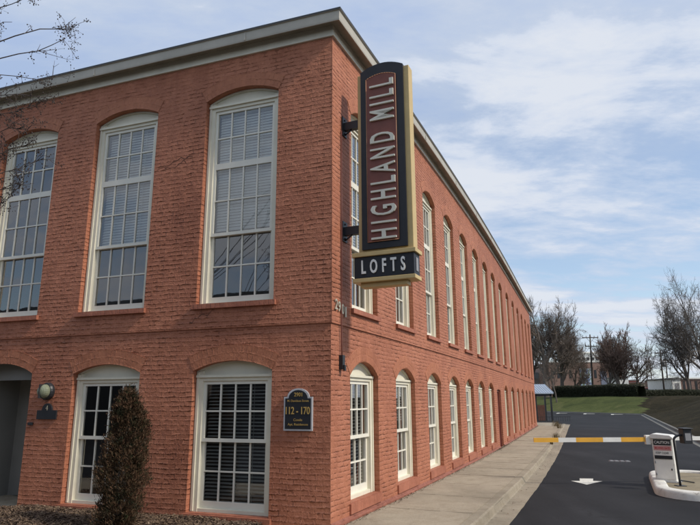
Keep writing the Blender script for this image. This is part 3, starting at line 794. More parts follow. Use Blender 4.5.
# sidewalk slabs along the pavement facade
def zs(s): return .015-.0028*max(0, s)
mb = MB(); s = -1.2; rnd = random.Random(3)
while s < END+4.4:
    ln = 1.5; a, b = s+.004, s+ln-.004
    wall = .0 if b < END else -3.5
    if b > END: n_in = -4.0
    else: n_in = 0.0
    if a < 0: n_in = .0
    n_out = 1.45 - (0 if s < END+2 else .5)
    dz = rnd.uniform(-.002, .002); dz2 = rnd.uniform(-.002, .002)
    z0, z1 = zs(a)+dz, zs(b)+dz2
    nn = np.linspace(n_in+.004, n_out-.006, 4 if n_in == 0 else 6)
    for m0, m1 in zip(nn, nn[1:]):
        def gp(ss, n_, z_): p = FR(ss, 0, n_); return Vector((p.x, p.y, z_))
        mb.quad([gp(a, m0, z0), gp(b, m0, z1), gp(b, m1, z1-.004), gp(a, m1, z0-.004)])
    for (sa, za) in ((a, z0), (b, z1)):
        mb.quad([gp(sa, n_in, za-.06), gp(sa, n_out, za-.06), gp(sa, n_out-.006, za), gp(sa, n_in+.004, za)])
    mb.quad([gp(a, n_out-.006, z0-.004), gp(b, n_out-.006, z1-.004), gp(b, n_out, z1-.08), gp(a, n_out, z0-.08)])
    s += ln
# pavement in front of the corner
mb.quad([(FL(-1.4, 0, .0).x, FL(-1.4, 0, .0).y, .012), (FL(-1.4, 0, 3).x, FL(-1.4, 0, 3).y, .012), (FL(.95, 0, 3).x, FL(.95, 0, 3).y, .012), (FL(.95, 0, 0).x, FL(.95, 0, 0).y, .012)])
mb.quad([(*FL(.95, 0, 1.55)[:2], .010), (*FL(.95, 0, 3)[:2], .010), (*FL(11, 0, 3)[:2], .010), (*FL(11, 0, 1.55)[:2], .010)])
mb.quad([(*FL(5.25, 0, 0)[:2], .004), (*FL(5.25, 0, 1.55)[:2], .004), (*FL(7.1, 0, 1.55)[:2], .004), (*FL(7.1, 0, 0)[:2], .004)])
tag(mb.build('sidewalk', M_CONC), kind='structure')
mb = MB(); ss = np.linspace(-1.2, END+4.4, 50)
for a, b in zip(ss, ss[1:]):
    mb.quad([gp(a, 0 if a < END-.5 else -4, zs(a)-.03), gp(b, 0 if a < END-.5 else -4, zs(b)-.03), gp(b, 1.6, zs(b)-.03), gp(a, 1.6, zs(a)-.03)])
tag(mb.build('joint_bed', M_JOINT), kind='structure')
# kerb and gutter
mb = MB(); ss = np.linspace(-1.0, END+3.6, 110)
prof = [(1.458, -.03), (1.462, -.002), (1.585, -.006), (1.605, -.028), (1.625, -.118), (1.64, -.128), (1.93, -.138), (1.935, -.2)]
rk = random.Random(8)
jit = [[rk.uniform(-.012, .012) for _ in prof] for _ in ss]
for k in range(len(ss)-1):
    a, b = ss[k], ss[k+1]
    for i in range(len(prof)-1):
        (n0_, z0_), (n1_, z1_) = prof[i], prof[i+1]
        f = lambda s_, n_, z_, j, kk: gp(s_, n_+(jit[kk][j]*(.8 if j in (3, 4) else .9 if j >= 6 else 0)), z_ + (zs(s_) if z_ > -.05 else 0) + (.4*jit[kk][j] if j in (2, 3) else 0))
        mb.quad([f(a, n0_, z0_, i, k), f(b, n0_, z0_, i, k+1), f(b, n1_, z1_, i+1, k+1), f(a, n1_, z1_, i+1, k)])
tag(mb.build('kerb', M_CONC2), kind='structure')
# kerbs of the car park (right side and far end)
mb = MB()
kp = [AB(a, kerbr(a)) for a in np.linspace(3, 12, 10)] + [AB(a, BK) for a in np.linspace(13, 62.5, 26)] + [FE0, FE1, FE2]
pr = [(-.25, ZR+.006), (0, ZR+.012), (.02, ZR+.12), (.04, ZR+.13), (.17, ZR+.13), (.19, ZR-.05)]
nrm = []
for k, p in enumerate(kp):
    d = (kp[min(k+1, len(kp)-1)]-kp[max(k-1, 0)]).normalized(); nrm.append(Vector((d.y, -d.x)))
for k in range(len(kp)-1):
    for (n0_, z0_), (n1_, z1_) in zip(pr, pr[1:]):
        P = [kp[k]+nrm[k]*n0_, kp[k+1]+nrm[k+1]*n0_, kp[k+1]+nrm[k+1]*n1_, kp[k]+nrm[k]*n1_]
        mb.quad([(P[0].x, P[0].y, z0_), (P[1].x, P[1].y, z0_), (P[2].x, P[2].y, z1_), (P[3].x, P[3].y, z1_)])
tag(mb.build('car_park_kerb', concrete_mat('old_kerb', (.17, .165, .15))), kind='structure')

# painted arrow, stall marks and studs
M_LINE, nt, b_ = new_mat('road_paint'); pos = geo_pos(nt)
wf = ramp(nt, noise_(nt, pos, 22, 6, .75), [(.55, 0), (.68, 1)])
L(nt, mixc(nt, math_(nt, 'MULTIPLY', wf, .75), (.66, .65, .58), (.12, .12, .12)), b_.inputs['Base Color']); b_.inputs['Roughness'].default_value = .7
mb = MB(); zt = ZR+.004
A_ = [gz(x, y, zt) for x, y in ((579.6, 478.4), (593.2, 478.6), (593.0, 480.8), (602.5, 481.2), (586.8, 484.6), (571, 480.8), (579.8, 480.9))]
mb.quad(A_, [(p.x, p.y) for p in A_]); tag(mb.build('road_arrow', M_LINE, fixn=True), kind='structure')
mb = MB()
for (x, y) in ((558.0, 413.2), (585.0, 413.8), (612.5, 414.4)):
    p = gz(x, y, zt)
    for (da, db, w, l) in ((0, 0, .3, 3.0), (0, .5, .6, .5)):
        q = Vector((p.x, p.y))+u0*da+n0*db
        a_, b_ = u0*l/2, n0*w/2
        if (da, db) != (0, 0): a_, b_ = u0*.35, n0*.55
        mb.quad([(*(q-a_-b_), zt+.001*(db > 0)), (*(q-a_+b_), zt+.001*(db > 0)), (*(q+a_+b_), zt+.001*(db > 0)), (*(q+a_-b_), zt+.001*(db > 0))])
tag(mb.build('parking_marks', M_LINE), kind='structure')
for i, x in enumerate((611.5, 616.5, 622, 627.5)):
    p = gz(x, 461.3+.15*i, ZR); mb = MB()
    mb.prism([(-.07, 0), (.07, 0), (.045, .03), (-.045, .03)], -.06, .06, lambda a, b, d: Vector((a, d, b)))
    o = mb.build('pavement_stud', M_ASPHR); o.location = p
    tag(o, 'low grey pavement stud in a row of four across the asphalt drive', 'road stud', 'row of pavement studs in the drive')
# long sealed cracks and patches
# mulch bed in front of the left facade
mb = MB(); nx, ny = 50, 14
def mz(s, n): return .03+.05*math.sin(math.pi*min(1, max(0, n/1.5)))+.03*noise.noise(Vector((s*3, n*3, 0)))
for (sa, sb) in ((.95, 5.25), (7.1, 10.6)):
    for i in range(nx):
        for j in range(ny):
            q = [(sa+(sb-sa)*(i+a)/nx, 1.55*(j+b)/ny) for a, b in ((0, 0), (1, 0), (1, 1), (0, 1))]
            mb.quad([FL(s_, mz(s_, n_), n_) for s_, n_ in q], None, 0, True)
tag(mb.build('mulch_bed', M_MULCH), kind='structure')
def flake(mb, c, L_, W_, rnd):
    a = rnd.uniform(0, 6.283); t = rnd.uniform(-.6, .6); d = Vector((math.cos(a), math.sin(a), t)).normalized(); e = d.cross(Vector((rnd.uniform(-.4, .4), rnd.uniform(-.4, .4), 1))).normalized()
    mb.quad([c-d*L_-e*W_*.4, c-e*W_, c+d*L_*.9, c+e*W_])
mb = MB(); rnd = random.Random(11)
for k in range(16000):
    s_ = rnd.uniform(.95, 5.3); n_ = rnd.uniform(.0, 1.5)
    flake(mb, FL(s_, mz(s_, n_)+rnd.uniform(.0, .035), n_), rnd.uniform(.012, .04), rnd.uniform(.005, .016), rnd)
tag(mb.build('leaf_litter', M_LITTER), 'brown leaves and bark chips covering the bed below the left facade', 'leaf litter', None, 'stuff')
mb = MB()
for k in range(2600):
    s_ = rnd.uniform(.1, END); n_ = abs(rnd.gauss(0, .05))+.05
    if rnd.random() < .12: n_ = rnd.uniform(1.64, 1.9)
    if rnd.random() < .15: s_ = rnd.uniform(13, 16)
    z = (zs(s_)+.006) if n_ < 1.5 else -.125
    flake(mb, gp(s_, n_, z+rnd.uniform(0, .01)), rnd.uniform(.008, .028), rnd.uniform(.004, .012), rnd)
tag(mb.build('pavement_litter', M_LITTER), 'dead leaf scraps along the foot of the pavement wall and gutter', 'leaf litter', None, 'stuff')

# dry weeds in the kerb
def weed(p, h, n, label, seed):
    mb = MB(); rnd = random.Random(seed)
    for k in range(n):
        a = rnd.uniform(0, 6.28); r = rnd.uniform(0, .5)*h; l = h*rnd.uniform(.5, 1)
        b0 = Vector((rnd.gauss(0, .25*h), rnd.gauss(0, .35*h), 0)); mid = b0+Vector((math.cos(a)*r*.4, math.sin(a)*r*.4, l*.6)); tip = b0+Vector((math.cos(a)*r, math.sin(a)*r, l*rnd.uniform(.75, 1)))
        w = Vector((-math.sin(a), math.cos(a), 0))*.006
        mb.quad([b0-w, b0+w, mid+w*.8, mid-w*.8]); mb.quad([mid-w*.8, mid+w*.8, tip])
        if rnd.random() < .6: flake(mb, mid, .025, .01, rnd); flake(mb, tip, .02, .008, rnd)
    o = mb.build('weed', M_DRYWEED); o.location = p
    tag(o, label, 'weed', 'dry weeds growing along the kerb')
weed(gp(20.5, 1.62, -.06), .30, 60, 'dry weed tuft in the kerb, nearer one below the striped boom', 1)
weed(gp(29.5, 1.45, -.04), .40, 80, 'larger dry weed clump at the far end of the pavement', 2)
weed(gp(32.5, 1.2, -.05), .42, 80, 'brown weed clump where the pavement ends past the building', 4)
weed(gp(16.8, 1.60, -.05), .16, 40, 'tiny dry weed in the kerb nearest the camera', 3)

# ------------------------------------------------------------------ traffic island with barrier
C1 = Vector((7.50, 13.85)); C2 = Vector((6.55, 11.72)); ui = (C1-C2).normalized(); ni = Vector((ui.y, -ui.x))
def capsule(r, n=14):
    pts = []
    for k in range(n+1):
        a = math.pi*k/n; pts.append(C1+ni*r*math.cos(a)+ui*r*math.sin(a))
    for k in range(n+1):
        a = math.pi*k/n; pts.append(C2-ni*r*math.cos(a)-ui*r*math.sin(a))
    return pts
CI = Vector((7.08, 12.8, ZR))
isl = empty('traffic_island', CI, 0, 'oval white painted concrete island carrying the barrier gate', 'traffic island')
mb = MB(); pf = [(.755, -.02), (.745, .09), (.73, .128), (.70, .146), (.60, .15), (.53, .147), (.50, .135), (.49, .02)]
rings = [[Vector((p.x-CI.x, p.y-CI.y, z)) for p in capsule(r)] for r, z in pf]
for (A, B) in zip(rings, rings[1:]):
    for k in range(len(A)):
        k2 = (k+1) % len(A); mb.quad([A[k], A[k2], B[k2], B[k]], None, 0, True)
def wk(): 
    m, nt, b = new_mat('worn_white_kerb'); pos = geo_pos(nt)
    c = ramp(nt, noise_(nt, pos, 5, 6, .7, .5), [(.32, (.30, .28, .24)), (.42, (.62, .60, .54)), (.7, (.76, .75, .69))])
    L(nt, c, b.inputs['Base Color']); b.inputs['Roughness'].default_value = .7; bump(nt, b, noise_(nt, pos, 30, 5, .7), .5, .006); return m
M_WKERB = wk()
mb.build('kerb', M_WKERB, isl, fixn=True)
mb = MB(); mb.quad([Vector((p.x-CI.x, p.y-CI.y, .105)) for p in capsule(.49)]); mb.build('infill', concrete_mat('island_infill', (.26, .22, .15)), isl)

F0 = Vector((6.33, 12.86)); F1 = Vector((6.63, 12.62)); fx = (F1-F0).normalized(); fy = Vector((-fx.y, fx.x))   # front edge, inward
ZI = ZR+.105
gate = empty('barrier_gate', (F0.x, F0.y, ZI), 0, 'white barrier cabinet with caution sign and orange striped boom across the drive', 'barrier gate')
def TG(x, y, z): return Vector((fx.x*x+fy.x*y, fx.y*x+fy.y*y, z*.91))
W_ = (F1-F0).length; HT = 1.0
mb = MB(); mb.box((0, 0, .0), (W_, .36, .94), T=TG); mb.box((-.012, -.012, -.0), (W_+.012, .372, .05), T=TG); 
def scuffed():
    m, nt, b = new_mat('scuffed_white'); pos = geo_pos(nt)
    c = ramp(nt, noise_(nt, pos, 4, 6, .7, .5), [(.35, (.56, .54, .48)), (.5, (.72, .71, .66)), (.7, (.78, .77, .73))])
    sc = ramp(nt, noise_(nt, pos, 28, 5, .7), [(.66, 0), (.72, 1)]); c = mixc(nt, math_(nt, 'MULTIPLY', sc, .55), c, (.22, .17, .12))
    L(nt, c, b.inputs['Base Color']); b.inputs['Roughness'].default_value = .5; return m
M_SCUFF = scuffed()
mb.build('cabinet', M_SCUFF, gate, bevel=.008)
mb = MB(); mb.prism([(-.02, .942), (W_+.02, .942), (W_+.02, .98), (W_-.03, 1.02), (.03, 1.05), (-.02, 1.02)], -.385, .02, lambda a, b, d: TG(a, -d, b)); mb.build('lid', M_WHITE, gate, bevel=.01)
mb = MB(); mb.box((.025, -.006, .07), (W_-.025, -.001, .485), T=TG); acc = mb.build('access_panel', M_WHITE, gate, bevel=.002)
mb = MB(); mb.box((W_-.07, -.016, .26), (W_-.05, -.0065, .30), T=TG); mb.build('lock', M_DARK, acc)
for hz_ in (.14, .40):
    mb = MB(); mb.tube([TG(.03, -.012, hz_), TG(.03, -.012, hz_+.05)], .008, 6); mb.build('hinge', M_ASPHR, acc)
for bx, by in ((-.03, -.03), (W_+.03, -.03), (-.03, .39), (W_+.03, .39)):
    mb = MB(); mb.tube([TG(bx, by, 0), TG(bx, by, .03)], .012, 6); mb.build('anchor_bolt', M_ASPHR, gate)
mb = MB(); mb.box((-.06, -.06, .0), (W_+.06, .42, .012), T=TG); mb.build('base_plate', M_ASPHR, gate)
mb = MB(); mb.box((.03, -.012, .50), (W_-.02, -.002, .93), T=TG)
sg = mb.build('caution_sign', M_WHITE, gate)
mb = MB(); mb.box((.03, -.016, .80), (W_-.02, -.0125, .93), T=TG); mb.build('sign_band', M_DARK, sg)
mb = MB(); mb.box((.03, -.016, .50), (W_-.02, -.0125, .575), T=TG); mb.build('sign_band', M_DARK, sg)
mb = MB(); mb.box((.03, -.0145, .685), (W_-.02, -.0125, .79), T=TG); mb.build('pink_band', plain('faded_pink', (.55, .28, .27), .5), sg)
T = lambda x, y, d: TG(x, -.0165-d, y)
text_obj('CAUTION', 'lettering', M_WHITE, T, .05, .833, W_-.10, .062, .002, sg, bold=.01)
T = lambda x, y, d: TG(x, -.015-d, y)
text_obj('MOVING GATE', 'lettering', M_RED, T, .05, .715, W_-.10, .045, .002, sg, bold=.01)
T = lambda x, y, d: TG(x, -.013-d, y)
text_obj('KEEP CLEAR', 'lettering', M_DARK, T, .06, .61, W_-.14, .045, .002, sg)
# booms
hub = Vector((F0.x+.0, F0.y+.10)); zA = gy(640, 439.5, hub.y).z
tip = gy(533.5, 437.8, hub.y+.0)
def bm_seg(x0, x1, mb, mi): mb.box((x0-F0.x, .075, zA-.045-ZI), (x1-F0.x, .105, zA+.045-ZI), mi)
mb = MB(); xs_ = [gy(px_, 439, hub.y).x for px_ in (533.5, 558.0, 575.5, 602.5, 620.5, 645.5, 655)]
for k in range(6): bm_seg(xs_[k], xs_[k+1]-.0005, mb, 1 if k % 2 == 0 else 0)
mb.build('boom', [M_WHITE, M_ORANGE], gate)
mb = MB(); mb.box((-.09, .05, zA-.10-ZI), (.02, .13, zA+.09-ZI)); mb.box((-.02, .04, zA-.07-ZI), (.10, .14, zA+.07-ZI)); mb.build('boom_bracket', M_WHITE, gate, bevel=.008)
mb = MB(); xr = F1.x; mb.box((xr-F0.x-.08, .30, zA-.035-ZI), (xr-F0.x+3.2, .33, zA+.045-ZI)); mb.box((xr-F0.x-.10, .24, zA-.07-ZI), (xr-F0.x+.16, .36, zA+.05-ZI)); mb.build('boom', [M_WHITE, M_ORANGE], gate)

# gooseneck card reader
rb = gz(680.5, 486, ZI)
rd = empty('card_reader', rb, 0, 'black gooseneck post with card reader box beside the white cabinet', 'card reader')
mb = MB(); pts = []; H_ = .86
for t in np.linspace(0, 1, 6): pts.append((-.02*t, 0, H_*t))
for t in np.linspace(.15, 1, 8): a = t*math.pi/2; pts.append((-.02+.16*(1-math.cos(a)), 0, H_+.10*math.sin(a)))
pts += [(.20, 0, H_+.105)]
mb.tube(pts, .022, 10); mb.box((-.09, -.07, 0), (.09, .07, .012)); mb.build('post', M_DARK, rd)
mb = MB(); mb.box((.14, -.09, H_-.06), (.31, .09, H_+.22)); mb.box((.12, -.13, H_+.22), (.33, .10, H_+.24)); mb.build('reader_box', M_DARK, rd, bevel=.01)
mb = MB(); mb.box((.17, -.094, H_+.0), (.28, -.090, H_+.14)); mb.build('face_plate', M_ASPHR, rd)
# flat steel bar lying in the island bed
mb = MB(); p = gz(672, 480, ZI); mb.tube([(0, 0, .02), (.16, -.55, .02)], .012, 6); o = mb.build('loose_pipe', M_DARK); o.location = p
tag(o, 'short dark pipe lying in the island bed beside the cabinet', 'pipe')

# ------------------------------------------------------------------ trees
def grow(mb, p, d, ln, r, lev, rnd, maxlev, spread, upb, nkids, tw, gnarl=.15, taper=.72):
    n = 4; pts = [p.copy()]; q = p.copy(); dd = d.copy()
    for k in range(n):
        dd = (dd+Vector((rnd.gauss(0, gnarl), rnd.gauss(0, gnarl), rnd.gauss(0, gnarl)+upb*.35))).normalized()
        q = q+dd*ln/n; pts.append(q.copy())
    r1 = r*taper
    mb_ = mb[0] if lev < 2 else mb[1]
    mb_.tube(pts, [r+(r1-r)*k/n for k in range(n+1)], 7 if lev == 0 else 5 if lev == 1 else 3, caps=False)
    if lev >= maxlev: return
    nk = nkids[min(lev, len(nkids)-1)]
    for k in range(nk):
        t = rnd.uniform(.3, 1) if k < nk-1 else 1.0
        i = min(int(t*n), n-1); base = pts[i].lerp(pts[i+1], t*n-i)
        ax = dd.orthogonal().normalized(); ax.rotate(Matrix.Rotation(rnd.uniform(0, 6.283), 3, dd))
        nd = dd.copy(); nd.rotate(Matrix.Rotation(R(rnd.gauss(spread, 9)) if k < nk-1 else R(rnd.uniform(4, 15)), 3, ax))
        grow(mb, base, nd, ln*rnd.uniform(.58, .85)*(1 if lev < 1 else .86 if lev < 3 else .7), max(tw, r1*rnd.uniform(.48, .72)), lev+1, rnd, maxlev, spread, upb, nkids, tw, gnarl, taper)
def tree(x, y, z, h, label, seed, spread=38, upb=.12, nkids=(6, 5, 5, 4, 3), maxlev=5, tw=.008, mat=None, r=None, group=None, trunkf=.3, name='bare_tree', cat='tree', gnarl=.13, cw=None):
    rnd = random.Random(seed); t = empty(name, (x, y, z), 0, label, cat, group)
    tr, cr = MB(), MB()
    grow((tr, cr), Vector((0, 0, -.2)), Vector((0, 0, 1)), h*trunkf, r or h*.019, 0, rnd, maxlev, spread, upb, nkids, tw, gnarl)
    mx = max(v[2] for v in cr.v); k = h/mx; kx = k
    if cw:
        rr = sorted(math.hypot(v[0], v[1]) for v in cr.v[::7]); kx = cw/rr[int(len(rr)*.97)]
    for m in (tr, cr): m.v = [(a*kx, b*kx, c*k) for a, b, c in m.v]
    tr.build('trunk', M_BARK, t); cr.build('crown', mat or M_TWIG, t); return t
def tree_px(px, pyb, pyt, y, label, seed, **kw):
    p = gy(px, pyb, y); q = gy(px, pyt, y)
    z = terrain(p.x, p.y)
    return tree(p.x, y, z, q.z-z, label, seed, **kw)
G1 = 'bare trees beyond the car park'
NK = (9, 7, 6, 5, 3)
tree_px(546, 390, 291, 94, 'tallest bare tree rising just behind the far end of the mill', 21, group=G1, spread=42, upb=.12, tw=.016, nkids=NK, cw=5.6, trunkf=.24)
tree_px(562, 390, 303, 97, 'bare tree standing second from the mill end above the hedge', 22, group=G1, spread=42, upb=.12, tw=.016, nkids=NK, cw=5.0, trunkf=.24)
tree_px(533, 390, 296, 100, 'bare tree half hidden behind the end wall of the mill', 30, group=G1, spread=42, upb=.12, tw=.016, nkids=NK, cw=6.0, trunkf=.24)
tree_px(573, 389, 338, 104, 'small bare tree between the mill trees and the utility pole', 23, group=G1, spread=40, upb=.12, tw=.016, cw=3.2, nkids=(8, 6, 5, 4, 3))
tree_px(608, 388, 330, 94, 'reddish bare tree left of the middle pair behind the hedge', 24, group=G1, spread=34, upb=.2, tw=.015, mat=M_TWIGR, nkids=NK, trunkf=.22, cw=3.3)
tree_px(623, 388, 320, 92, 'dense reddish bare tree in the middle with upright branches', 25, group=G1, spread=34, upb=.2, tw=.015, mat=M_TWIGR, nkids=NK, trunkf=.22, cw=3.6)
tree_px(637, 388, 335, 96, 'lower bare tree right of the reddish pair beside the thin poles', 26, group=G1, spread=40, upb=.12, tw=.015, mat=M_TWIG, cw=3.6, nkids=(8, 6, 5, 4, 3))
tree_px(689, 386, 282, 86, 'broad grey bare tree at the right edge with level branches', 27, group=G1, spread=52, upb=.06, tw=.014, nkids=NK, trunkf=.30, mat=M_BARK, cw=4.6)
tree_px(706, 386, 262, 84, 'large bare tree cut off by the right edge of the picture', 28, group=G1, spread=50, upb=.08, tw=.014, nkids=NK, mat=M_BARK, cw=5.2)
tree_px(556, 392, 350, 86, 'young bare tree beside the hedge behind the pale roofed shelter', 29, group=G1, spread=36, upb=.2, tw=.012, cw=2.2)

# trees across the street, seen reflected in the old panes
for i, (x, y, h) in enumerate(((-24, -19, 9), (-14, -26, 8.5), (-35, -10, 9))):
    tree(x, y, -.2, h, ['bare street tree opposite the mill, middle of three', 'bare street tree opposite the mill, nearest the junction', 'bare street tree opposite the mill, farthest up the street'][i], 50+i, maxlev=5, tw=.006, spread=38)

# crape myrtle whose twigs reach into the picture at upper left
rnd = random.Random(77)
cm = empty('crape_myrtle', (-6.2, 5.9, -.05), 0, 'leafless tree with dark seed heads reaching in at upper left', 'tree')
o0 = Vector(cm.location); tr, br_, pod = MB(), MB(), MB()
YD = 6.0
tr.tube([Vector((0, 0, 0)), Vector((.08, .02, .9)), Vector((.2, 0, 1.8)), Vector((.35, .05, 2.5))], [.10, .085, .075, .06], 8)
tr.tube([Vector((.1, .02, .9)), Vector((-.1, .2, 1.7)), Vector((-.2, .4, 2.9)), Vector((-.1, .5, 4.0))], [.07, .055, .045, .03], 7)
def pxpath(pts, r0, r1, start=None, y=YD):
    P = [gy(a, b, y+dy)-o0 for a, b, dy in pts]
    if start is not None: P = [Vector(start)] + P
    # soften
    Q = [P[0]]
    for a, b, c in zip(P, P[1:], P[2:]): Q += [a.lerp(b, .7), b.lerp(c, .3)] if False else [b]
    Q.append(P[-1]); n = len(Q)
    br_.tube(Q, [r0+(r1-r0)*k/(n-1) for k in range(n)], 5, caps=False); return Q
def pods(c, rad, n):
    for _ in range(n):
        v = Vector((rnd.gauss(0, rad), rnd.gauss(0, rad), rnd.gauss(0, rad)))
        r = rnd.uniform(.004, .008); pod.blob(c+v, r, r, r*1.25, ns=5, nr=4)
        if rnd.random() < .8: br_.tube([c+v*.25, c+v*.6+Vector((0, 0, rad*.1)), c+v], [.0016, .0014, .0012], 3, caps=False)
def twigs(Q, n, ln, t0=.2, podp=.35, dn=.0):
    for _ in range(n):
        t = rnd.uniform(t0, 1)*(len(Q)-1); i = min(int(t), len(Q)-2); b = Q[i].lerp(Q[i+1], t-i)
        d = (Q[i+1]-Q[i]).normalized(); d = (d+Vector((rnd.gauss(0, .6), rnd.gauss(0, .5), rnd.gauss(-dn, .6)))).normalized(); l = ln*rnd.uniform(.4, 1)
        m = b+d*l*.5+Vector((0, 0, rnd.gauss(0, .02))); e = b+d*l+Vector((rnd.gauss(0, .04), 0, rnd.gauss(0, .04)))
        br_.tube([b, m, e], [.004, .003, .0018], 4, caps=False)
        for _k in range(2):
            d2 = (d+Vector((rnd.gauss(0, .7), rnd.gauss(0, .5), rnd.gauss(0, .7)))).normalized(); e2 = m+d2*l*.45
            br_.tube([m, e2], [.0022, .0014], 3, caps=False)
            if rnd.random() < podp: pods(e2, .028, 5)
        if rnd.random() < podp: pods(e, .035, 8)
H1 = (.35, .05, 2.5); H2 = (-.1, .5, 4.0)
q = pxpath([(-50, 70, 0), (-15, 47, 0), (15, 36, 0), (40, 29, .05), (58, 29, .1), (72, 29, .1)], .010, .004, H2); twigs(q, 6, .14, .45, .4); pods(gy(74, 29, YD+.1)-o0, .05, 26); pods(gy(67, 34, YD+.1)-o0, .05, 22); pods(gy(73, 42, YD+.1)-o0, .045, 14); pods(gy(87, 21, YD+.1)-o0, .025, 9)
q = pxpath([(-50, 84, 0), (-10, 61, 0), (18, 54, 0), (38, 51, .0), (52, 45, 0), (64, 39, 0)], .009, .0035, H2); twigs(q, 5, .12, .5, .45); pods(gy(72, 50, YD)-o0, .03, 12)
q = pxpath([(38, 51, 0), (52, 55, 0), (66, 59, 0)], .004, .002); pods(q[-1], .03, 7); pods(gy(77, 59, YD)-o0, .02, 5)
br_.tube([gy(62, 38, YD)-o0, gy(69, 46, YD)-o0, gy(76, 58, YD)-o0], [.003, .0025, .0015], 4)
br_.tube([gy(66, 30, YD)-o0, gy(64, 20, YD)-o0, gy(58, 13, YD)-o0], [.003, .0025, .0015], 4); pods(gy(59, 15, YD)-o0, .015, 8)
br_.tube([gy(70, 29, YD)-o0, gy(78, 24, YD)-o0, gy(88, 20, YD)-o0], [.003, .0025, .0015], 4)
q = pxpath([(-40, 30, 0), (-5, 9, 0), (12, 4, 0), (28, -3, 0)], .009, .0035, H2); twigs(q, 5, .12, .4, .4); pods(gy(34, 2, YD)-o0, .025, 12)
for pts, n in (([(-40, 60, 0), (-12, 34, 0), (3, 22, 0), (12, 22, 0)], 7), ([(-40, 95, 0), (-10, 74, 0), (14, 76, 0), (40, 80, 0), (55, 76, 0)], 9), ([(-45, 120, 0), (-10, 96, 0), (20, 94, 0), (45, 98, 0)], 14),
               ([(-45, 135, 0), (-12, 116, 0), (14, 112, 0), (36, 104, 0)], 16), ([(-45, 160, 0), (-15, 140, 0), (8, 128, 0), (28, 130, 0)], 16), ([(-45, 180, 0), (-12, 160, 0), (12, 148, 0), (30, 146, 0)], 15), ([(-45, 190, 0), (-15, 180, 0), (4, 172, 0), (22, 168, 0), (44, 158, 0)], 14),
               ([(-45, 205, 0), (-15, 196, 0), (4, 188, 0), (20, 182, 0)], 12), ([(-45, 222, 0), (-15, 212, 0), (0, 204, 0), (12, 196, 0)], 9)):
    q = pxpath(pts, .007, .0028, H1 if pts[0][1] > 110 else H2); twigs(q, int(n*1.1), .20, .4, .45)
tr.build('trunk', M_BARK, cm); br_.build('branches', plain('myrtle_twig', (.085, .065, .055), .9, .25, 9), cm); pod.build('seed_heads', M_POD, cm)

# ------------------------------------------------------------------ columnar evergreen in front of the left window
pb = gz(120, 533, 0); 
jun = empty('columnar_evergreen', (pb.x-.02, pb.y+.0, .03), 0, 'narrow brownish evergreen shrub in front of the lower left window', 'shrub')
HJ = gy(122, 391, pb.y).z-.03
mb = MB(); mb.tube([(0, 0, 0), (.01, 0, HJ*.5), (0, 0, HJ*.92)], [.03, .02, .006], 6); 
rnd = random.Random(31); lf = MB()
def jr(t): return .28*(min(1, (t+.16)/.30)**.6)*(1-max(0, (t-.52)/.48)**2.6)**.6*(1-.12*t)
for k in range(1050):
    t = rnd.uniform(.02, .985); a = rnd.uniform(0, 6.283); rr = jr(t)*(1+.50*noise.noise(Vector((math.cos(a)*1.6, math.sin(a)*1.6, t*6))))*rnd.uniform(.45, 1.08)
    e = Vector((math.cos(a)*rr, math.sin(a)*rr, t*HJ)); b = Vector((0, 0, max(0, t*HJ-.22)))
    if k % 3 == 0: mb.tube([b, b.lerp(e, .6), e], [.006, .004, .002], 3, caps=False)
    for m in range(30):
        c = e+Vector((rnd.gauss(0, .028), rnd.gauss(0, .028), rnd.gauss(0, .045)))
        d = Vector((math.cos(a)*.5+rnd.gauss(0, .4), math.sin(a)*.5+rnd.gauss(0, .4), .8+rnd.gauss(0, .4))).normalized(); s_ = d.orthogonal().normalized(); s_.rotate(Matrix.Rotation(rnd.uniform(0, 6.28), 3, d))
        l = rnd.uniform(.008, .034); w = rnd.uniform(.003, .009)
        lf.quad([c-d*l, c+s_*w, c+d*l, c-s_*w])
mb.build('stem', M_BARK, jun); lf.build('foliage', M_JUN, jun)

# ------------------------------------------------------------------ hedge, shelter, poles, background buildings
def hedge(p0, p1, w, h, label, seed, n=9000, leaf=.09):
    rnd = random.Random(seed); d = (p1-p0); ln = d.length; d = d.normalized(); nn = Vector((-d.y, d.x))
    o = empty('hedge', (p0.x, p0.y, 0), 0, label, 'hedge', 'clipped evergreen hedges beyond the car park')
    z0 = lambda t: terrain(*(p0+d*t))
    c = MB(); k = 0; steps = int(ln/1.0)
    for i in range(steps):
        a, b = ln*i/steps, ln*(i+1)/steps
        A = p0+d*a-p0; B = p0+d*b-p0
        sec = lambda P, t: [Vector((*(P+nn*x), z0(t)+zz)) for x, zz in ((-w*.42, -.2), (-w*.44, h*.5), (-w*.36, h*.90), (w*.36, h*.90), (w*.44, h*.5), (w*.42, -.2))]
        S0, S1 = sec(A, a), sec(B, b)
        for q, r_ in zip(range(5), range(1, 6)): c.quad([S0[q], S1[q], S1[r_], S0[r_]])
    c.build('core', M_HEDGE, o)
    lf = MB()
    for _ in range(n):
        t = rnd.uniform(0, ln); face = rnd.random()
        hh = h*(1+.05*noise.noise(Vector((t*.6, 0, seed))))
        if face < .4: x = -w*.5+rnd.gauss(0, .05); z = rnd.uniform(.0, hh)
        elif face < .75: x = rnd.uniform(-w*.5, w*.5); z = hh+rnd.gauss(0, .05)
        else: x = w*.5+rnd.gauss(0, .05); z = rnd.uniform(0, hh)
        P = d*t+nn*x; cc = Vector((P.x, P.y, z0(t)+z))
        a = Vector((rnd.gauss(0, 1), rnd.gauss(0, 1), rnd.gauss(0, 1))).normalized()*leaf*rnd.uniform(.5, 1.2); b = a.orthogonal().normalized()*leaf*.5
        lf.quad([cc-a, cc-b, cc+a, cc+b])
    lf.build('foliage', M_HEDGE, o); return o
hy = 90
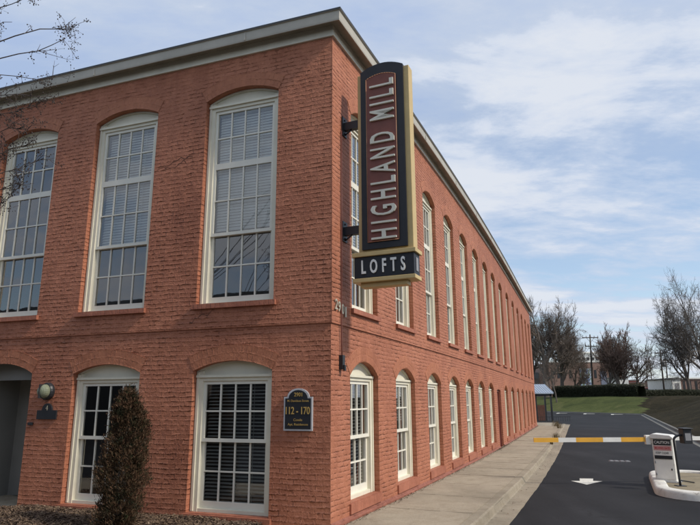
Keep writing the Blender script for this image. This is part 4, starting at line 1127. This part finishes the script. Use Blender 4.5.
pA = gy(556, 392, 92); pB = gy(642, 392, 78); pC = gy(643, 392, 80); pD = gy(735, 392, 84)
def v2(p): return Vector((p.x, p.y))
hedge(v2(pA), v2(pB), 1.6, gy(600, 386.3, 86).z-terrain(gy(600, 390, 86).x, 86), 'long dark clipped hedge along the top of the grass bank', 5, 14000)
hedge(v2(pC), v2(pD), 1.2, .75, 'lower dark hedge carrying on to the right edge of the picture', 6, 8000)

# pale roofed shelter past the mill
sp = gz(545, 421, ZR); YS = sp.y
sh = empty('shelter', (sp.x, sp.y, ZR), 0, 'small open shelter with pale blue metal roof past the mill end', 'shelter')
roofz0 = gy(545, 394, YS).z; roofz1 = gy(545, 385.3, YS+1.3).z
xl = gy(531, 400, YS).x-sp.x; xr_ = gy(550.3, 400, YS).x-sp.x
mb = MB(); mb.prism([(-.9, roofz0-ZR), (1.2, roofz1-ZR), (1.2, roofz1-ZR+.08), (-.9, roofz0-ZR+.08)], xl-.1, xr_, lambda a, b, d: Vector((d, a, b)))
rf = mb.build('roof', M_BLUEROOF, sh)
mb = MB()
for k in range(9):
    x = xl+(xr_-xl)*k/8; mb.prism([(-.9, roofz0-ZR+.08), (1.2, roofz1-ZR+.08), (1.2, roofz1-ZR+.11), (-.9, roofz0-ZR+.11)], x-.02, x+.02, lambda a, b, d: Vector((d, a, b)))
mb.build('seam', M_BLUEROOF, rf)
for x in (xl+.2, xr_-.15):
    for y in (-.6, .9):
        mb = MB(); mb.box((x-.06, y-.06, -.1), (x+.06, y+.06, (roofz0-ZR) if y < 0 else (roofz1-ZR-.12))); mb.build('post', M_DARK, sh)
mb = MB(); mb.box((xl, -.66, roofz0-ZR-.14), (xr_-.05, -.60, roofz0-ZR+.02)); mb.build('beam', M_DARK, sh)
M_FENCE = plain('brown_board', (.12, .05, .035), .8, .25, 3)
mb = MB(); x = xl
while x < xr_-.35: mb.box((x, .82, 0), (x+.13, .86, 1.25)); x += .15
mb.box((xl, .86, .2), (xr_-.3, .9, .3)); mb.box((xl, .86, .95), (xr_-.3, .9, 1.05)); mb.build('board_panel', M_FENCE, sh)
mb = MB(); x = xl
while x < xr_+1.2: mb.box((x, -.9, -.1), (x+.02, -.88, .35)); x += .18
mb.box((xl, -.9, .33), (xr_+1.2, -.88, .36)); 
rl = mb.build('low_railing', M_DARK, None); rl.location = sh.location; tag(rl, 'low black railing in front of the pale roofed shelter', 'railing')

# utility poles
def pole(px, pyt, y, label, arms, seed, r=.16):
    b = gy(px, 390, y); t = gy(px, pyt, y); z0 = terrain(b.x, y); h = t.z-z0
    o = empty('utility_pole', (b.x, y, z0), 0, label, 'utility pole', 'utility poles behind the hedge')
    lean = (t.x-b.x)*.2 if px > 595 else (gy(px-2.6, pyt, y).x-b.x)
    mb = MB(); mb.tube([(0, 0, -.3), (lean*.5, 0, h*.5), (lean, 0, h)], [r, r*.85, r*.65], 8); mb.build('pole', M_POLE, o)
    for az_, w in arms:
        mb = MB(); mb.box((lean-w, -.08, h-az_-.07), (lean+w, .08, h-az_+.07))
        for k in (-.95, -.5, .5, .95): mb.tube([(lean+w*k, 0, h-az_+.07), (lean+w*k, 0, h-az_+.32)], [.05, .03], 6)
        for sg_ in (-1, 1): mb.tube([(lean+sg_*w*.5, 0, h-az_), (lean, 0, h-az_-.8)], .03, 4)
        mb.build('crossarm', M_POLE, o)
    if seed % 2: mb = MB(); mb.tube([(lean+.3, 0, h-2.6), (lean+.3, 0, h-1.7)], .22, 8); mb.build('transformer', M_ASPHR, o)
    return Vector((b.x+lean, y, z0+h))
t1 = pole(592.5, 334.5, 95, 'tall wooden utility pole with two crossarms in front of the far brick building', [(.5, 1.3), (1.9, .9)], 2)
t2 = pole(664, 350, 92, 'utility pole with transformer between the middle trees and right edge tree', [(.5, .8)], 1, .14)
t3 = pole(668.5, 358, 100, 'shorter utility pole standing just right of the transformer pole', [(.4, .7)], 2, .13)
t4 = pole(652.5, 360, 110, 'thin pole rising beside the lower bare tree', [], 2, .11)
t5 = pole(648.5, 364, 118, 'faint thin pole farthest away, left of the thin pole pair', [], 2, .11)
mb = MB()
def wire(a, b, sag, m):
    m.tube([a.lerp(b, k/10)+Vector((0, 0, -sag*4*(k/10)*(1-k/10))) for k in range(11)], .022, 3, caps=False)
for dz in (0, .5, 1.4): wire(t1-Vector((0, 0, .3+dz)), t2-Vector((0, 0, .3+dz)), 1.2, mb)
wire(t1-Vector((0, 0, .4)), t1+Vector((-30, 12, -1)), 1.2, mb); wire(t2-Vector((0, 0, .4)), t2+Vector((30, -5, 0)), 1.0, mb)
tag(mb.build('power_lines', M_DARK), 'thin dark power lines strung between the wooden utility poles', 'power line')

# low brick building with white upper storey and painted wall panel
def bbox(px0, px1, pyt, y, z_b=None):
    a = gy(px0, pyt, y); b = gy(px1, pyt, y); z0 = min(terrain(a.x, y), terrain(b.x, y))-.3
    return a.x, b.x, z0, a.z
YB = 125
x0, x1, z0, zt_ = bbox(548, 621, 362.5, YB); bb = empty('brick_warehouse', ((x0+x1)/2, YB, z0), 0, 'far brick building with white upper level and a colourful wall panel', 'building')
ox = (x0+x1)/2
mb = MB(); mb.box((x0-ox, 0, 0), (x1-ox, 22, zt_-z0)); mb.build('wall', M_FARBRICK, bb)
ztt = gy(590, 353, YB+4).z; xa, xb = gy(576, 355, YB+4).x-ox, gy(612, 355, YB+4).x-ox
mb = MB(); mb.box((xa, 4, zt_-z0+.004), (xb, 16, ztt-z0)); up_ = mb.build('upper_level', plain('white_cladding', (.55, .55, .52), .6, .1, .5), bb)
mb = MB()
for k in range(8):
    xx = xa+(xb-xa)*(k+.3)/8; mb.box((xx, 3.93, zt_-z0+.7), (xx+(xb-xa)/8*.6, 3.99, zt_-z0+1.3))
mb.build('window_strip', M_DARK, up_)
mb = MB(); mb.box((xa-.3, 3.6, ztt-z0), (xb+.3, 16.4, ztt-z0+.25)); mb.build('roof', M_WHITE, bb)
mb = MB(); mb.box((x0-ox-.1, -.1, zt_-z0), (x1-ox+.1, 3.6, zt_-z0+.22)); mb.build('coping', M_WHITE, bb)
m, nt, b_ = new_mat('wall_panel_paint'); v = N(nt, 'ShaderNodeTexVoronoi'); v.inputs['Scale'].default_value = .75; L(nt, geo_pos(nt), v.inputs['Vector'])
L(nt, ramp(nt, noise_(nt, geo_pos(nt), .8, 4, .6, 1.2), [(.3, (.04, .06, .16)), (.42, (.10, .20, .42)), (.52, (.55, .62, .70)), (.6, (.12, .25, .13)), (.72, (.42, .42, .25))]), b_.inputs['Base Color'])
ma, mbx = gy(580.5, 380, YB).x-ox, gy(592.5, 380, YB).x-ox; mzt = gy(585, 368.5, YB).z-z0
mb = MB(); mb.box((ma, -.09, .8), (mbx, -.012, mzt)); mb.build('painted_panel', m, bb)
mb = MB(); ga, gb = gy(601, 380, YB).x-ox, gy(607, 380, YB).x-ox; mb.box((ga, -.08, .2), (gb, -.01, gy(600, 371, YB).z-z0)); mb.build('door', plain('grey_blue_door', (.16, .18, .24), .6), bb)
for pxw in (553, 559, 565, 571, 596, 611, 616):
    wa = gy(pxw-1.2, 380, YB).x-ox; wb = gy(pxw+1.2, 380, YB).x-ox
    mb = MB(); mb.box((wa, -.06, gy(0, 383, YB).z-z0+.4), (wb, -.01, gy(0, 373, YB).z-z0)); mb.build('window', M_DARK, bb)
# small white kiosk-like sign cabinet behind the reddish trees
def small_building(px0, px1, pyt, y, dep, wallm, roofm, label, name, cat, group=None, doors=(), roofh=.25):
    x0, x1, z0, zt = bbox(px0, px1, pyt, y); o = empty(name, ((x0+x1)/2, y, z0), 0, label, cat, group); hw = (x1-x0)/2
    mb = MB(); mb.box((-hw, 0, 0), (hw, dep, zt-z0-roofh)); mb.build('wall', wallm, o)
    mb = MB(); mb.prism([(-hw-.2, zt-z0-roofh), (hw+.2, zt-z0-roofh), (hw+.2, zt-z0-roofh*.4), (0, zt-z0), (-hw-.2, zt-z0-roofh*.4)], -.2, dep+.2, lambda a, b, d: Vector((a, d, b))); mb.build('roof', roofm, o)
    for (f0, f1, ht, nm) in doors:
        mb = MB(); mb.box((-hw+2*hw*f0, -.05, .1 if nm == 'door' else ht*.45), (-hw+2*hw*f1, -.008, ht)); mb.build(nm, M_ASPHR if nm == 'door' else M_DARK, o)
    return o
small_building(616.2, 628, 376.5, 112, 4, M_WHITE, M_ROOF, 'small white building seen between the reddish tree trunks', 'white_shed', 'building', doors=((.2, .55, 2.2, 'door'), (.65, .9, 2.2, 'window')))
small_building(671.5, 680, 377.5, 96, 8, M_WHITE, M_ROOF, 'white garage with grey door at the left end of the long brick building', 'white_garage', 'building', doors=((.3, .8, 2.3, 'door'),))
small_building(680.2, 735, 377.5, 98, 12, M_FARBRICK, M_WHITE, 'long low brick building with pale roof at the far right', 'long_brick_building', 'building', doors=tuple(((k+.3)/9, (k+.65)/9, 2.7, 'window') for k in range(9)))
small_building(640, 661, 381.5, 130, 8, plain('tan_siding', (.35, .28, .22), .7), M_ASPHR, 'low tan building behind the thin poles beyond the hedge', 'tan_building', 'building', doors=((.1, .25, 2.2, 'door'), (.5, .7, 2.3, 'window')))
small_building(629, 639, 379.5, 138, 8, plain('red_siding', (.26, .09, .07), .7), M_ROOF, 'small dark red building half hidden behind the lower bare tree', 'red_building', 'building', doors=((.3, .6, 2.2, 'window'),))
small_building(521, 546, 372, 132, 10, plain('grey_siding', (.22, .2, .18), .7), M_ROOF, 'grey brown house behind the tallest bare tree past the mill', 'grey_house', 'building', doors=((.62, .75, 2.4, 'window'), (.85, .95, 2.4, 'window')), roofh=1.5)

# parked cars glimpsed over the hedge
def car(px, y, colm, label, rz=0):
    p = gy(px, 388, y); z = terrain(p.x, y)
    o = empty('parked_car', (p.x, y, z), rz, label, 'car', 'cars parked beyond the hedge')
    side = [(-2.1, .35), (-2.1, .75), (-1.95, .92), (-1.2, .98), (-.65, 1.40), (.75, 1.42), (1.35, 1.0), (2.0, .88), (2.12, .7), (2.12, .35)]
    mb = MB(); mb.prism(side, -.85, .85, lambda a, b, d: Vector((a, d, b))); mb.build('body', colm, o, bevel=.06)
    mb = MB(); mb.prism([(-1.08, 1.0), (-.62, 1.35), (.70, 1.36), (1.18, 1.02)], -.86, .86, lambda a, b, d: Vector((a, d, b))); mb.build('windows', M_NAVY, o)
    for x in (-1.35, 1.35):
        for yy in (-.88, .70):
            w = MB(); w.prism([(x+.33*math.cos(2*math.pi*k/16), .33+.33*math.sin(2*math.pi*k/16)) for k in range(16)], yy, yy+.18, lambda a, b, d: Vector((a, d, b))); w.build('wheel', M_DARK, o)
car(633, 104, plain('car_white', (.6, .6, .6), .3), 'white car parked beyond the hedge below the reddish trees')
car(645, 106, plain('car_red', (.3, .05, .04), .3), 'dark red car parked beyond the hedge near the thin poles')
car(656, 108, plain('car_grey', (.2, .21, .23), .3), 'grey car parked beyond the hedge left of the transformer pole')

# unseen building added across the street to darken reflections in the left panes
cc = K+NL*27+DL*18
opp = empty('reflection_building', (cc.x, cc.y, -.2), math.atan2(DL.y, DL.x), 'unseen dark building added across the street to darken window reflections', 'building')
mb = MB(); mb.box((-26, -10, 0), (17, 0, 6.6)); mb.build('wall', plain('dark_for_reflection', (.05, .047, .045), .8), opp)  # wall kept near-black so the lower panes mirror something dark
mb = MB(); mb.box((-26.3, -10.3, 6.6), (17.3, .3, 7.0)); mb.build('roof', M_ROOF, opp)
for k in range(12):
    mb = MB(); x = -24+3.4*k
    for zz in (1.0, 4.1): mb.box((x, .01, zz), (x+1.6, .05, zz+1.7))
    mb.build('window', M_NAVY, opp)

# ------------------------------------------------------------------ sky, sun
nR2 = Vector((.895, -.454)).normalized(); elev = R(41)
S = Vector((nR2.x*math.cos(elev), nR2.y*math.cos(elev), math.sin(elev)))
sl = bpy.data.lights.new('sun', 'SUN'); sl.energy = 2.7; sl.angle = R(5); sl.color = (1, .93, .83)
so = bpy.data.objects.new('sun', sl); COL.objects.link(so); so.rotation_euler = S.to_track_quat('Z', 'Y').to_euler(); so.location = (20, -10, 30)
w = bpy.data.worlds.new('World'); scn.world = w; w.use_nodes = True; nt = w.node_tree
bg = nt.nodes['Background']
sky = nt.nodes.new('ShaderNodeTexSky'); sky.sky_type = 'NISHITA'; sky.sun_disc = False; sky.sun_elevation = elev
sky.sun_rotation = math.atan2(S.x, S.y); sky.air_density = 1.0; sky.dust_density = .6; sky.ozone_density = 1.6
tc = nt.nodes.new('ShaderNodeTexCoord'); sep = nt.nodes.new('ShaderNodeSeparateXYZ'); L(nt, tc.outputs['Generated'], sep.inputs[0])
zc = math_(nt, 'ADD', math_(nt, 'MAXIMUM', sep.outputs['Z'], 0), .16)
cx_ = math_(nt, 'DIVIDE', sep.outputs['X'], zc); cy_ = math_(nt, 'DIVIDE', sep.outputs['Y'], zc)
cmb = nt.nodes.new('ShaderNodeCombineXYZ'); L(nt, cx_, cmb.inputs[0]); L(nt, cy_, cmb.inputs[1])
mp = N(nt, 'ShaderNodeMapping'); mp.inputs['Rotation'].default_value = (0, 0, R(-8)); mp.inputs['Scale'].default_value = (.8, 1.5, 1); mp.inputs['Location'].default_value = (3.1, 1.6, 0); L(nt, cmb.outputs[0], mp.inputs[0])
c1 = noise_(nt, mp.outputs[0], .95, 10, .60, .25)
c2 = noise_(nt, mp.outputs[0], 3.4, 9, .62, .3)
cl = math_(nt, 'ADD', math_(nt, 'MULTIPLY', c1, .72), math_(nt, 'MULTIPLY', c2, .28))
mask = ramp(nt, cl, [(.40, 0), (.475, .62), (.54, 1.0)])
fl_ = ramp(nt, sep.outputs['Z'], [(.05, .5), (.14, .26), (.34, .48), (.55, .85)])
mask = math_(nt, 'MAXIMUM', math_(nt, 'MULTIPLY', mask, .97), fl_)
tone = ramp(nt, cl, [(.42, (3.9, 4.8, 6.7)), (.50, (4.8, 5.5, 6.8)), (.58, (6.1, 6.45, 7.1))])
skyc = mixc(nt, 1.0, sky.outputs[0], (1.5, 1.45, 1.35), 'MULTIPLY')
fin = mixc(nt, mask, skyc, tone)
L(nt, fin, bg.inputs[0]); bg.inputs[1].default_value = .10

vs = scn.view_settings; vs.view_transform = 'Standard'; vs.look = 'None'; vs.exposure = .30; vs.gamma = 1; vs.use_curve_mapping = False
scn.render.engine = 'CYCLES'; scn.cycles.max_bounces = 7; scn.cycles.transparent_max_bounces = 12
